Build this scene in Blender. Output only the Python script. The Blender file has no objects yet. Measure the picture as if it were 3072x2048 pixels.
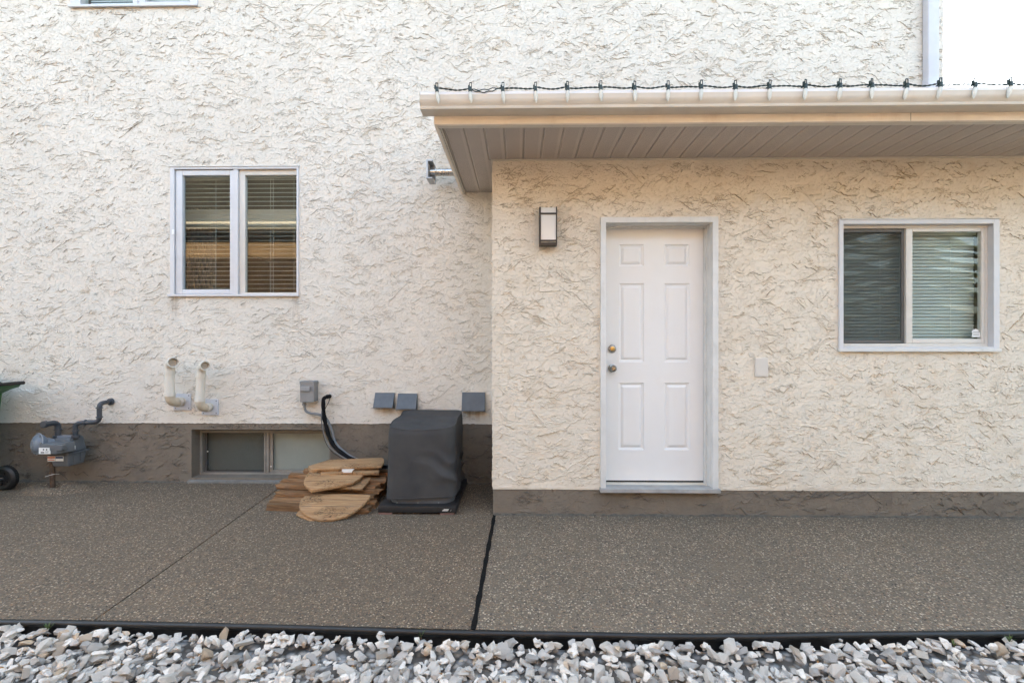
import bpy, bmesh, math, random
from mathutils import Vector, Matrix, noise as mnoise
import numpy as np

R = math.radians
random.seed(7)
rng = np.random.default_rng(11)
scene = bpy.context.scene
COL = scene.collection

# ---------------------------------------------------------------- camera, sky, sun, exposure
CAM_H = 1.387
YAW = R(0.9)
cam_d = bpy.data.cameras.new('camera')
cam_d.lens = 16.0
cam_d.sensor_width = 36.0
cam_d.clip_start = 0.02
cam_d.clip_end = 2000
cam = bpy.data.objects.new('camera', cam_d)
COL.objects.link(cam)
cam.location = (0, 0, CAM_H)
cam.rotation_euler = (R(90), 0, YAW)
scene.camera = cam

SUN_EL, SUN_AZ = R(24), R(-14)         # the sun stands behind the house, a little to the left
world = bpy.data.worlds.new('World')
scene.world = world
world.use_nodes = True
wn = world.node_tree.nodes
wl = world.node_tree.links
bg = wn['Background']
sky = wn.new('ShaderNodeTexSky')
sky.sky_type = 'NISHITA'
sky.sun_disc = False
sky.sun_elevation = SUN_EL
sky.sun_rotation = SUN_AZ
sky.air_density = 0.75
sky.dust_density = 5.0
sky.ozone_density = 0.0
wl.new(sky.outputs[0], bg.inputs[0])
bg.inputs[1].default_value = 0.15
world.cycles.sampling_method = 'NONE'
sun_d = bpy.data.lights.new('sun', 'SUN')
sun_d.energy = 3.2
sun_d.angle = R(0.5)
sun_d.color = (1.0, 0.86, 0.68)
sun = bpy.data.objects.new('sun', sun_d)
COL.objects.link(sun)
sdir = Vector((math.sin(SUN_AZ) * math.cos(SUN_EL), math.cos(SUN_AZ) * math.cos(SUN_EL), math.sin(SUN_EL)))
sun.rotation_euler = sdir.to_track_quat('Z', 'Y').to_euler()
sun.location = (0, 0, 30)

vs = scene.view_settings
vs.view_transform = 'Standard'
vs.look = 'None'
vs.gamma = 1.0
vs.use_curve_mapping = False
vs.exposure = 3.66
vs.use_white_balance = True
vs.white_balance_temperature = 7500
vs.white_balance_tint = 2
scene.cycles.max_bounces = 8
scene.cycles.diffuse_bounces = 3
scene.cycles.glossy_bounces = 3
scene.cycles.use_adaptive_sampling = True
scene.cycles.adaptive_threshold = 0.012
scene.cycles.transparent_max_bounces = 12
scene.cycles.use_denoising = True
scene.render.filter_size = 1.15
scene.cycles.sample_clamp_indirect = 0.6
scene.cycles.caustics_reflective = False
scene.cycles.caustics_refractive = False
scene.cycles.blur_glossy = 1.0

# ---------------------------------------------------------------- measuring helpers
F = 1365.0
cY, sY = math.cos(YAW), math.sin(YAW)


def ray(px, py):
    u = (px - 1536) / F
    v = -(py - 1024) / F
    return (u * cY - sY, u * sY + cY, v)


def A(px, py, Y):
    r = ray(px, py)
    t = Y / r[1]
    return (r[0] * t, Y, CAM_H + r[2] * t)


def AX(px, Y):
    return A(px, 1024, Y)[0]


def AZ(px, py, Y):
    return A(px, py, Y)[2]


def G(px, py, z=0.0):
    r = ray(px, py)
    t = (z - CAM_H) / r[2]
    return (r[0] * t, r[1] * t, z)


YG = 3.64        # front of the garage wall
YH = 4.43        # front of the house wall

# ---------------------------------------------------------------- mesh helpers
ORIGIN = {}


class MB:
    def __init__(s):
        s.v = []
        s.f = []
        s.m = []

    def face(s, pts, m=0):
        n = len(s.v)
        s.v += [tuple(p) for p in pts]
        s.f.append(tuple(range(n, n + len(pts))))
        s.m.append(m)

    def add(s, verts, faces, m=0):
        n = len(s.v)
        s.v += [tuple(p) for p in verts]
        for f in faces:
            s.f.append(tuple(i + n for i in f))
            s.m.append(m)

    def box(s, x0, x1, y0, y1, z0, z1, m=0):
        x0, x1 = min(x0, x1), max(x0, x1)
        y0, y1 = min(y0, y1), max(y0, y1)
        z0, z1 = min(z0, z1), max(z0, z1)
        v = [(x, y, z) for z in (z0, z1) for y in (y0, y1) for x in (x0, x1)]
        s.add(v, [(0, 2, 3, 1), (4, 5, 7, 6), (0, 1, 5, 4), (2, 6, 7, 3), (0, 4, 6, 2), (1, 3, 7, 5)], m)
        return s

    def prism(s, outline, vec, m=0):
        """outline: list of 3D points (one planar polygon) pushed along vec"""
        n = len(outline)
        vec = Vector(vec)
        a = [Vector(p) for p in outline]
        b = [p + vec for p in a]
        s.add(a + b, [tuple(range(n - 1, -1, -1)), tuple(range(n, 2 * n))] +
              [(i, (i + 1) % n, n + (i + 1) % n, n + i) for i in range(n)], m)
        return s

    def tube(s, path, r, n=14, cap=True, m=0, rs=None):
        path = [Vector(p) for p in path]
        k = len(path)
        rings = []
        up = None
        for i in range(k):
            t = (path[min(i + 1, k - 1)] - path[max(i - 1, 0)]).normalized()
            if up is None:
                up = t.orthogonal().normalized()
            else:
                up = (up - t * up.dot(t)).normalized()
            w = t.cross(up)
            rr = rs[i] if rs else r
            rings.append([path[i] + (up * math.cos(2 * math.pi * j / n) + w * math.sin(2 * math.pi * j / n)) * rr for j in range(n)])
        v = [p for ring in rings for p in ring]
        f = []
        for i in range(k - 1):
            for j in range(n):
                f.append((i * n + j, i * n + (j + 1) % n, (i + 1) * n + (j + 1) % n, (i + 1) * n + j))
        if cap:
            f.append(tuple(range(n - 1, -1, -1)))
            f.append(tuple(range((k - 1) * n, k * n)))
        s.add(v, f, m)
        return s

    def lathe(s, prof, base, axis, n=24, m=0, cap=True):
        """prof: list of (radius, distance along axis)"""
        base, axis = Vector(base), Vector(axis).normalized()
        u = axis.orthogonal().normalized()
        w = axis.cross(u)
        v = []
        for r, d in prof:
            for j in range(n):
                a = 2 * math.pi * j / n
                v.append(base + axis * d + (u * math.cos(a) + w * math.sin(a)) * max(r, 1e-5))
        f = []
        for i in range(len(prof) - 1):
            for j in range(n):
                f.append((i * n + j, i * n + (j + 1) % n, (i + 1) * n + (j + 1) % n, (i + 1) * n + j))
        if cap:
            f.append(tuple(range(n - 1, -1, -1)))
            f.append(tuple(range((len(prof) - 1) * n, len(prof) * n)))
        s.add(v, f, m)
        return s

    def mesh(s, name, mats, o=(0, 0, 0), smooth=None, bevel=0, seg=2, weld=False):
        me = bpy.data.meshes.new(name)
        me.from_pydata([(a - o[0], b - o[1], c - o[2]) for a, b, c in s.v], [], s.f)
        for mt in (mats if isinstance(mats, (list, tuple)) else [mats]):
            me.materials.append(mt)
        me.polygons.foreach_set('material_index', s.m)
        bm = bmesh.new()
        bm.from_mesh(me)
        if weld:
            bmesh.ops.remove_doubles(bm, verts=bm.verts, dist=1e-5)
        bmesh.ops.recalc_face_normals(bm, faces=bm.faces)
        if bevel:
            es = [e for e in bm.edges if len(e.link_faces) == 2 and e.calc_face_angle(0) > 0.6]
            bmesh.ops.bevel(bm, geom=es, offset=bevel, segments=seg, affect='EDGES', profile=0.6, clamp_overlap=True)
        if smooth is not None:
            for f in bm.faces:
                f.smooth = True
            for e in bm.edges:
                e.smooth = not (len(e.link_faces) == 2 and e.calc_face_angle(0) > smooth)
        bm.to_mesh(me)
        bm.free()
        return me

    def build(s, name, mats, parent=None, smooth=None, bevel=0, seg=2, weld=False, origin=None):
        o = ORIGIN.get(parent.name, (0, 0, 0)) if parent else (origin or (0, 0, 0))
        me = s.mesh(name, mats, o, smooth, bevel, seg, weld)
        ob = bpy.data.objects.new(name, me)
        COL.objects.link(ob)
        if parent:
            ob.parent = parent
        else:
            ob.location = o
        ORIGIN[ob.name] = o
        return ob


def tag(o, label=None, cat=None, group=None, kind=None):
    if label:
        o['label'] = label
    if cat:
        o['category'] = cat
    if group:
        o['group'] = group
    if kind:
        o['kind'] = kind
    return o


def thing(name, label, cat, loc, group=None):
    o = bpy.data.objects.new(name, None)
    o.empty_display_size = 0.05
    COL.objects.link(o)
    o.location = loc
    ORIGIN[o.name] = tuple(loc)
    return tag(o, label, cat, group)


def struct(name, loc=(0, 0, 0)):
    o = bpy.data.objects.new(name, None)
    COL.objects.link(o)
    o.location = loc
    ORIGIN[o.name] = tuple(loc)
    o['kind'] = 'structure'
    return o


def part_empty(name, parent):
    o = bpy.data.objects.new(name, None)
    COL.objects.link(o)
    o.parent = parent
    ORIGIN[o.name] = ORIGIN[parent.name]
    return o


def inst(name, me, parent, loc, rot=(0, 0, 0), scale=(1, 1, 1)):
    """a further piece that shares a mesh; loc is in world metres"""
    ob = bpy.data.objects.new(name, me)
    COL.objects.link(ob)
    o = ORIGIN.get(parent.name, (0, 0, 0)) if parent else (0, 0, 0)
    if parent:
        ob.parent = parent
    ob.location = (loc[0] - o[0], loc[1] - o[1], loc[2] - o[2])
    ob.rotation_euler = rot
    ob.scale = scale
    ORIGIN[ob.name] = tuple(loc)
    return ob


def arc(p0, p1, p2, n=8):
    """quadratic corner from p0 over p1 to p2"""
    p0, p1, p2 = Vector(p0), Vector(p1), Vector(p2)
    return [p0 * (1 - t) ** 2 + p1 * 2 * t * (1 - t) + p2 * t * t for t in [i / n for i in range(n + 1)]]


def elbow_path(pts, r, n=7):
    """polyline with its corners rounded by radius r"""
    pts = [Vector(p) for p in pts]
    out = [pts[0]]
    for i in range(1, len(pts) - 1):
        a = pts[i] + (pts[i - 1] - pts[i]).normalized() * r
        b = pts[i] + (pts[i + 1] - pts[i]).normalized() * r
        out += arc(a, pts[i], b, n)
    out.append(pts[-1])
    return out


def catmull(pts, n=8):
    pts = [Vector(p) for p in pts]
    P = [pts[0] * 2 - pts[1]] + pts + [pts[-1] * 2 - pts[-2]]
    out = []
    for i in range(1, len(P) - 2):
        for k in range(n):
            t = k / n
            out.append(0.5 * ((2 * P[i]) + (P[i + 1] - P[i - 1]) * t + (2 * P[i - 1] - 5 * P[i] + 4 * P[i + 1] - P[i + 2]) * t * t +
                              (3 * P[i] - P[i - 1] - 3 * P[i + 1] + P[i + 2]) * t ** 3))
    out.append(pts[-1])
    return out


# ---------------------------------------------------------------- materials
class NT:
    """small node-building shorthand"""

    def __init__(s, name):
        s.m = bpy.data.materials.new(name)
        s.m.use_nodes = True
        s.t = s.m.node_tree
        s.b = s.t.nodes['Principled BSDF']
        s.out = s.t.nodes['Material Output']

    def n(s, typ, **kw):
        nd = s.t.nodes.new('ShaderNode' + typ)
        for k, v in kw.items():
            setattr(nd, k, v)
        return nd

    def l(s, a, b):
        s.t.links.new(a, b)

    def setin(s, nd, key, val):
        if isinstance(val, bpy.types.NodeSocket):
            s.l(val, nd.inputs[key])
        else:
            nd.inputs[key].default_value = val

    def coord(s, which='Object'):
        return s.n('TexCoord').outputs[which]

    def mapping(s, vec, scale=(1, 1, 1), loc=(0, 0, 0), rot=(0, 0, 0)):
        nd = s.n('Mapping')
        s.l(vec, nd.inputs[0])
        nd.inputs['Scale'].default_value = scale
        nd.inputs['Location'].default_value = loc
        nd.inputs['Rotation'].default_value = rot
        return nd.outputs[0]

    def noise(s, vec, scale, detail=2, rough=0.5, dist=0, col=False):
        nd = s.n('TexNoise')
        s.l(vec, nd.inputs['Vector'])
        nd.inputs['Scale'].default_value = scale
        nd.inputs['Detail'].default_value = detail
        nd.inputs['Roughness'].default_value = rough
        nd.inputs['Distortion'].default_value = dist
        return nd.outputs[1 if col else 0]

    def voronoi(s, vec, scale, feature='F1', out='Distance', rand=1.0):
        nd = s.n('TexVoronoi', feature=feature)
        s.l(vec, nd.inputs['Vector'])
        nd.inputs['Scale'].default_value = scale
        nd.inputs['Randomness'].default_value = rand
        return nd.outputs[out]

    def math(s, op, a, b=0.0, c=0.0, clamp=False):
        nd = s.n('Math', operation=op)
        nd.use_clamp = clamp
        s.setin(nd, 0, a)
        s.setin(nd, 1, b)
        s.setin(nd, 2, c)
        return nd.outputs[0]

    def vmath(s, op, a, b):
        nd = s.n('VectorMath', operation=op)
        s.setin(nd, 0, a)
        if op == 'SCALE':
            s.setin(nd, 'Scale', b)
        else:
            s.setin(nd, 1, b)
        return nd.outputs[0]

    def rng(s, v, a, b, c=0.0, d=1.0, smooth=False):
        nd = s.n('MapRange')
        if smooth:
            nd.interpolation_type = 'SMOOTHSTEP'
        s.setin(nd, 0, v)
        for i, x in enumerate((a, b, c, d)):
            s.setin(nd, i + 1, x)
        return nd.outputs[0]

    def mix(s, fac, a, b, typ='MIX'):
        nd = s.n('Mix', data_type='RGBA', blend_type=typ)
        s.setin(nd, 0, fac)
        s.setin(nd, 6, a if isinstance(a, bpy.types.NodeSocket) else (*a, 1)[:4])
        s.setin(nd, 7, b if isinstance(b, bpy.types.NodeSocket) else (*b, 1)[:4])
        return nd.outputs[2]

    def ramp(s, v, stops, const=False):
        nd = s.n('ValToRGB')
        s.l(v, nd.inputs[0])
        cr = nd.color_ramp
        if const:
            cr.interpolation = 'CONSTANT'
        while len(cr.elements) < len(stops):
            cr.elements.new(0.5)
        for e, (p, c) in zip(cr.elements, stops):
            e.position = p
            e.color = (*c, 1)
        return nd.outputs[0]

    def bump(s, h, dist, strength=1.0, normal=None):
        nd = s.n('Bump')
        s.l(h, nd.inputs['Height'])
        nd.inputs['Distance'].default_value = dist
        nd.inputs['Strength'].default_value = strength
        if normal is not None:
            s.l(normal, nd.inputs['Normal'])
        return nd.outputs[0]

    def base(s, col=None, rough=None, metal=None, normal=None, spec=None):
        b = s.b
        if col is not None:
            s.setin(b, 'Base Color', col if isinstance(col, bpy.types.NodeSocket) else (*col, 1)[:4])
        if rough is not None:
            s.setin(b, 'Roughness', rough)
        if metal is not None:
            b.inputs['Metallic'].default_value = metal
        if spec is not None:
            b.inputs['Specular IOR Level'].default_value = spec
        if normal is not None:
            s.l(normal, b.inputs['Normal'])
        return s.m


def plain(name, col, rough=0.5, metal=0.0, var=0.12, nscale=9.0, bump=0.0, bscale=60.0, dirt=None, spec=None):
    t = NT(name)
    c = t.coord()
    n1 = t.noise(c, nscale, 4, 0.6)
    lo = tuple(max(0, x * (1 - var)) for x in col)
    hi = tuple(min(1, x * (1 + var)) for x in col)
    colr = t.ramp(n1, [(0.3, lo), (0.7, hi)])
    if dirt:
        n2 = t.noise(t.mapping(c, (1, 1, 0.35)), nscale * 1.7, 5, 0.65)
        colr = t.mix(t.rng(n2, 0.55, 0.8, 0, dirt[1]), colr, dirt[0])
    r = t.rng(t.noise(c, nscale * 3, 3), 0.3, 0.7, max(0, rough - 0.07), min(1, rough + 0.07))
    nm = None
    if bump:
        nm = t.bump(t.noise(c, bscale, 4, 0.6), bump)
    return t.base(colr, r, metal, nm, spec)


def stucco(name, base, dirt, dirt_amt, amp=1.0, stains=()):
    """coarse plaster: fine grit and drag marks in the material, the trowel lips are geometry"""
    t = NT(name)
    c = t.coord()
    w = t.vmath('SCALE', t.vmath('SUBTRACT', t.noise(c, 9.0, 3, 0.65, col=True), (0.5, 0.5, 0.5)), 0.11)
    p = t.vmath('ADD', c, w)
    g1 = t.noise(t.mapping(c, (0.55, 0.55, 1.0)), 75.0, 2, 0.75)
    g2 = t.noise(t.mapping(p, (1, 1, 2.4)), 11.0, 1, 0.5)
    f = t.math('FRACT', t.math('MULTIPLY', g2, 6.0))
    up = t.rng(f, 0.5, 0.92, 0, 1)
    lip = t.math('MULTIPLY', t.math('MULTIPLY', up, up), t.rng(f, 0.925, 1.0, 1, 0))
    lip = t.math('MULTIPLY', lip, t.rng(g1, 0.42, 0.58))
    h = t.math('ADD', t.math('MULTIPLY', g1, 0.55), t.math('MULTIPLY', lip, 0.55))
    n1 = t.noise(c, 0.9, 3, 0.55)
    n2 = t.noise(c, 6.0, 4, 0.7)
    col = t.mix(t.rng(n1, 0.35, 0.65), tuple(x * 0.96 for x in base), tuple(min(1, x * 1.03) for x in base))
    col = t.mix(t.math('MULTIPLY', t.rng(n2, 0.48, 0.74), dirt_amt), col, dirt)
    if stains:
        sx = t.n('SeparateXYZ')
        t.l(c, sx.inputs[0])
        drip = t.rng(t.noise(t.mapping(c, (1.0, 1.0, 0.12)), 26.0, 3, 0.6), 0.36, 0.62)
        for (a0, a1, b0, b1, scol, amt) in stains:
            mx = t.math('MULTIPLY', t.rng(sx.outputs[0], a0, a0 + (a1 - a0) * 0.4, 0, 1, True), t.rng(sx.outputs[0], a0 + (a1 - a0) * 0.6, a1, 1, 0, True))
            mz = t.math('MULTIPLY', t.rng(sx.outputs[2], b0, b0 + (b1 - b0) * 0.85, 0, 1, True), t.rng(sx.outputs[2], b1 - 0.005, b1 + 0.012, 1, 0))
            col = t.mix(t.math('MULTIPLY', t.math('MULTIPLY', t.math('MULTIPLY', mx, mz), drip), amt), col, scol)
    return t.base(col, 0.93, 0, t.bump(h, 0.008 * amp), 0.15)


def aggregate(name, tint=(1, 1, 1), dens=110.0):
    t = NT(name)
    c = t.coord()
    wv = t.vmath('SCALE', t.vmath('SUBTRACT', t.noise(c, 130, 2, 0.6, col=True), (0.5, 0.5, 0.5)), 0.008)
    q = t.vmath('ADD', c, wv)
    idc = t.voronoi(q, dens, 'F1', 'Color')
    dist = t.voronoi(q, dens, 'F1', 'Distance')
    sep = t.n('SeparateColor')
    t.l(idc, sep.inputs[0])
    peb = t.ramp(sep.outputs[0], [(0.0, (0.045, 0.042, 0.04)), (0.12, (0.20, 0.165, 0.13)), (0.30, (0.30, 0.255, 0.20)), (0.46, (0.19, 0.175, 0.155)),
                                  (0.60, (0.38, 0.325, 0.26)), (0.76, (0.29, 0.205, 0.15)), (0.90, (0.60, 0.55, 0.475))], True)
    matrix = t.mix(t.noise(c, 300, 2), (0.115, 0.10, 0.085), (0.17, 0.15, 0.128))
    keep = t.rng(sep.outputs[1], 0.18, 0.22)
    inside = t.math('MULTIPLY', t.rng(dist, 0.60, 0.44), keep)
    col = t.mix(inside, matrix, peb)
    big = t.noise(c, 1.1, 4, 0.6)
    col = t.mix(t.rng(big, 0.40, 0.66, 0, 0.55), col, t.mix(0.5, col, (0.095, 0.085, 0.072)))
    damp = t.rng(t.noise(t.mapping(c, (1, 1, 1), (3, 1, 0)), 2.7, 4, 0.65), 0.53, 0.72, 0, 0.4)
    col = t.mix(damp, col, (0.20, 0.17, 0.14))
    col = t.mix(1.0, col, tint, 'MULTIPLY')
    h = t.math('MULTIPLY', t.rng(dist, 0.62, 0.1, 0, 1, True), keep)
    h = t.math('ADD', h, t.math('MULTIPLY', t.noise(c, 260, 2), 0.3))
    return t.base(col, t.rng(sep.outputs[2], 0, 1, 0.5, 0.85), 0, t.bump(h, 0.0042), 0.3)


def wood(name, base, dark, grain=1.0, flake=0.0):
    t = NT(name)
    c = t.coord()
    info = t.n('ObjectInfo')
    off = t.vmath('SCALE', info.outputs['Random'], 17.0) if False else None
    add = t.n('VectorMath', operation='ADD')
    t.l(c, add.inputs[0])
    comb = t.n('CombineXYZ')
    t.l(t.math('MULTIPLY', info.outputs['Random'], 13.0), comb.inputs[1])
    t.l(comb.outputs[0], add.inputs[1])
    p = add.outputs[0]
    g = t.noise(t.mapping(p, (1.6, 26, 26)), 3.0, 5, 0.62, 0.4)
    g2 = t.noise(t.mapping(p, (2.5, 90, 90)), 3.0, 3, 0.6)
    col = t.mix(t.rng(g, 0.36, 0.66), dark, base)
    col = t.mix(t.rng(g2, 0.45, 0.7, 0, 0.35), col, tuple(x * 0.5 for x in dark))
    tone = t.rng(info.outputs['Random'], 0, 1, 0.62, 1.2)
    hs = t.n('HueSaturation')
    t.l(col, hs.inputs['Color'])
    t.l(tone, hs.inputs['Value'])
    col = hs.outputs[0]
    h = t.math('ADD', t.math('MULTIPLY', g, 0.6), t.math('MULTIPLY', g2, 0.5))
    if flake:
        n = t.noise(t.mapping(p, (16, 44, 44)), 3.0, 4, 0.7)
        # worn varnish survives along the rim, the middle of the top has scaled off
        reg = t.rng(t.noise(t.mapping(c, (1.0, 1.0, 1.0)), 5.0, 2, 0.5), 0.50, 0.62, 0, 1, True)
        k = t.math('MULTIPLY', t.rng(n, 0.53, 0.57), reg)
        col = t.mix(t.math('MULTIPLY', k, flake), col, (0.045, 0.028, 0.017))
        h = t.math('ADD', h, t.math('MULTIPLY', k, 0.8))
    grey = t.rng(t.noise(p, 6.0, 4, 0.6), 0.5, 0.75, 0, 0.16)
    col = t.mix(grey, col, (0.24, 0.21, 0.18))
    return t.base(col, 0.72, 0, t.bump(h, 0.0025), 0.25)


def glass(name, refl=1.0, tint=(0.92, 0.95, 0.94), wav=0.0):
    t = NT(name)
    tr = t.n('BsdfTransparent')
    tr.inputs[0].default_value = (*tint, 1)
    gl = t.n('BsdfGlossy')
    gl.inputs['Roughness'].default_value = 0.004
    gl.inputs[0].default_value = (1, 1, 1, 1)
    lw = t.n('LayerWeight')
    lw.inputs[0].default_value = 0.5
    fr = t.math('ADD', t.math('MULTIPLY', t.math('POWER', lw.outputs['Facing'], 5.0), 0.955), 0.045)
    if wav:
        nm = t.bump(t.noise(t.coord(), 3.0, 2, 0.5), wav)
        t.l(nm, gl.inputs['Normal'])
    mx = t.n('MixShader')
    t.l(t.math('MULTIPLY', fr, refl, clamp=True), mx.inputs[0])
    t.l(tr.outputs[0], mx.inputs[1])
    t.l(gl.outputs[0], mx.inputs[2])
    t.l(mx.outputs[0], t.out.inputs[0])
    return t.m


def screen_mesh(name, col=(0.03, 0.03, 0.03), fac=0.55):
    t = NT(name)
    tr = t.n('BsdfTransparent')
    df = t.n('BsdfDiffuse')
    df.inputs[0].default_value = (*col, 1)
    mx = t.n('MixShader')
    mx.inputs[0].default_value = fac
    t.l(tr.outputs[0], mx.inputs[1])
    t.l(df.outputs[0], mx.inputs[2])
    t.l(mx.outputs[0], t.out.inputs[0])
    return t.m


def soffit_mat():
    t = NT('soffit_aluminium')
    c = t.coord()
    sx = t.n('SeparateXYZ')
    t.l(c, sx.inputs[0])
    S = 0.0085
    a = t.math('DIVIDE', sx.outputs[0], S)
    b = t.math('DIVIDE', sx.outputs[1], S)
    row = t.math('MULTIPLY', t.math('MODULO', t.math('FLOOR', t.math('ADD', b, 4000)), 2.0), 0.5)
    fa = t.math('SUBTRACT', t.math('FRACT', t.math('ADD', t.math('ADD', a, row), 4000)), 0.5)
    fb = t.math('SUBTRACT', t.math('FRACT', t.math('ADD', b, 4000)), 0.5)
    d = t.math('SQRT', t.math('ADD', t.math('MULTIPLY', fa, fa), t.math('MULTIPLY', fb, fb)))
    hole = t.rng(d, 0.17, 0.21, 1, 0)
    geo = t.math('MULTIPLY', t.rng(sx.outputs[0], 0.018, 0.020), t.rng(sx.outputs[0], 0.112, 0.114, 1, 0))
    hole = t.math('MULTIPLY', hole, geo)
    n = t.noise(c, 5, 3)
    col = t.mix(t.rng(n, 0.3, 0.7), (0.49, 0.43, 0.39), (0.54, 0.475, 0.425))
    col = t.mix(hole, col, (0.03, 0.025, 0.02))
    return t.base(col, 0.5, 0, t.bump(t.math('SUBTRACT', 1.0, hole), 0.001), 0.4)


def stone_mat(name, a, b, c3):
    t = NT(name)
    c = t.coord()
    info = t.n('ObjectInfo')
    geo = t.n('NewGeometry')
    rid = t.math('FRACT', t.math('ADD', info.outputs['Random'], geo.outputs['Random Per Island']))
    base = t.ramp(rid, [(0.0, a), (0.45, tuple(x * 1.12 for x in a)), (0.6, b), (0.86, tuple(x * 0.85 for x in b)), (0.92, c3), (0.97, a)])
    n = t.noise(t.mapping(c, (1, 1, 3), (0, 0, 0), (0.5, 0.3, 0)), 38, 5, 0.7, 1.0)
    col = t.mix(t.rng(n, 0.42, 0.72, 0, 0.45), base, (0.38, 0.37, 0.36))
    col = t.mix(t.rng(t.noise(c, 90, 4, 0.7), 0.5, 0.75, 0, 0.3), col, (0.80, 0.79, 0.77))
    return t.base(col, 0.75, 0, t.bump(t.noise(c, 120, 5, 0.7), 0.006), 0.3)


M = {}


def stain_px(pxa, pya, pxb, pyb, col, amt):
    a, b = A(pxa, pya, YH), A(pxb, pyb, YH)
    return (a[0], b[0], b[2], a[2], col, amt)


# run-off marks under the window corners and exhaust stains under the vent hoods
HOUSE_STAINS = [stain_px(498, 888, 545, 1010, (0.36, 0.31, 0.26), 0.55), stain_px(862, 888, 905, 985, (0.36, 0.31, 0.26), 0.6),
                stain_px(1375, 1234, 1470, 1268, (0.42, 0.27, 0.15), 0.75), stain_px(1108, 1222, 1192, 1250, (0.44, 0.31, 0.2), 0.6), stain_px(1180, 1226, 1262, 1252, (0.44, 0.31, 0.2), 0.6),
                stain_px(205, 22, 240, 90, (0.45, 0.39, 0.32), 0.5)]
M['stucco_house'] = stucco('stucco_house', (0.745, 0.69, 0.615), (0.57, 0.46, 0.35), 0.25, stains=HOUSE_STAINS)
M['stucco_house_lip_shade'] = plain('stucco_house_lip_shade', (0.42, 0.37, 0.31), 0.95, var=0.3, nscale=16)  # darker tone painting the shade line under the house trowel lips
M['stucco_garage'] = stucco('stucco_garage', (0.76, 0.68, 0.575), (0.56, 0.43, 0.29), 0.35)
M['stucco_garage_lip_shade'] = plain('stucco_garage_lip_shade', (0.38, 0.30, 0.21), 0.95, var=0.3, nscale=16)  # same painted lip shade for the garage wall
M['parging'] = stucco('parging', (0.205, 0.172, 0.138), (0.14, 0.118, 0.096), 0.7)
M['parging_lip_shade'] = plain('parging_lip_shade', (0.105, 0.092, 0.078), 0.95, var=0.3, nscale=16)  # painted shade for the lips of the foundation parging
M['tan_stucco'] = stucco('tan_stucco', (0.30, 0.205, 0.135), (0.25, 0.165, 0.105), 0.3)
M['pavement'] = aggregate('exposed_aggregate', (1.04, 0.95, 0.83), 104.0)
M['pavement_left'] = aggregate('exposed_aggregate_brown', (0.94, 0.82, 0.69), 112.0)
M['white_vinyl'] = plain('white_vinyl', (0.60, 0.60, 0.62), 0.4, var=0.04, dirt=((0.5, 0.46, 0.40), 0.25))
M['lilac_vinyl'] = plain('lilac_white_enamel', (0.56, 0.56, 0.61), 0.4, var=0.04)
M['cream_vinyl'] = plain('cream_vinyl', (0.64, 0.60, 0.55), 0.4, var=0.04, dirt=((0.45, 0.40, 0.33), 0.3))
M['white_paint'] = plain('white_door_paint', (0.80, 0.79, 0.78), 0.35, var=0.02, nscale=3, dirt=((0.72, 0.68, 0.62), 0.3), bump=0.0006, bscale=14)
M['grey_trim'] = plain('grey_white_trim', (0.64, 0.63, 0.61), 0.45, var=0.06, dirt=((0.36, 0.33, 0.29), 0.35))
M['old_frame'] = plain('weathered_window_frame', (0.26, 0.235, 0.205), 0.6, var=0.15, dirt=((0.14, 0.12, 0.10), 0.6))
M['dark_frame'] = plain('dark_screen_frame', (0.10, 0.095, 0.09), 0.5, var=0.1)
M['gutter'] = plain('cream_gutter_enamel', (0.62, 0.565, 0.49), 0.38, var=0.05, nscale=3, dirt=((0.46, 0.36, 0.26), 0.35))
M['fascia'] = plain('peach_fascia_enamel', (0.84, 0.74, 0.63), 0.45, var=0.06, nscale=3, dirt=((0.5, 0.34, 0.22), 0.35))
M['gutter_lip'] = plain('white_drip_edge', (0.80, 0.80, 0.82), 0.4, var=0.03)
M['soffit'] = soffit_mat()
M['soffit_plain'] = plain('soffit_plain', (0.46, 0.405, 0.365), 0.5, var=0.04)
M['dark_shingle'] = plain('dark_shingle', (0.035, 0.034, 0.03), 0.95, var=0.3, bump=0.004)
M['shingle'] = plain('brown_shingle', (0.10, 0.085, 0.075), 0.9, var=0.3, bump=0.004)
M['pvc'] = plain('cream_plastic_pipe', (0.70, 0.655, 0.58), 0.38, var=0.04, nscale=5, dirt=((0.50, 0.43, 0.34), 0.3))
M['pvc_elbow'] = plain('aged_plastic_elbow', (0.60, 0.52, 0.41), 0.42, var=0.06, dirt=((0.42, 0.33, 0.24), 0.4))
M['pipe_shade'] = plain('pipe_inside_shade', (0.40, 0.33, 0.26), 0.7)  # tone of the shaded pipe interior, put into the colour
M['plate_grey'] = plain('light_grey_plate', (0.54, 0.56, 0.61), 0.4, var=0.05)
M['grey_box'] = plain('grey_enclosure', (0.22, 0.225, 0.23), 0.45, var=0.07, nscale=6)
M['grey_box_pale'] = plain('grey_handle', (0.27, 0.275, 0.285), 0.4, var=0.05)  # slightly paler grey for the handle
M['hood'] = plain('slate_grey_vent_paint', (0.095, 0.108, 0.125), 0.55, var=0.12, nscale=14, bump=0.0008, bscale=180)
M['hood_in'] = plain('vent_inside', (0.03, 0.03, 0.03), 0.8)
M['rubber'] = plain('black_foam', (0.008, 0.008, 0.009), 0.9, spec=0.15, bump=0.001, bscale=90)
M['wire'] = plain('black_wire', (0.02, 0.018, 0.017), 0.5)
M['conduit'] = plain('grey_conduit', (0.19, 0.20, 0.21), 0.5)
M['meter'] = plain('meter_grey', (0.115, 0.126, 0.138), 0.45, var=0.08, nscale=8, dirt=((0.11, 0.10, 0.09), 0.4), bump=0.0006, bscale=120)
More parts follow.
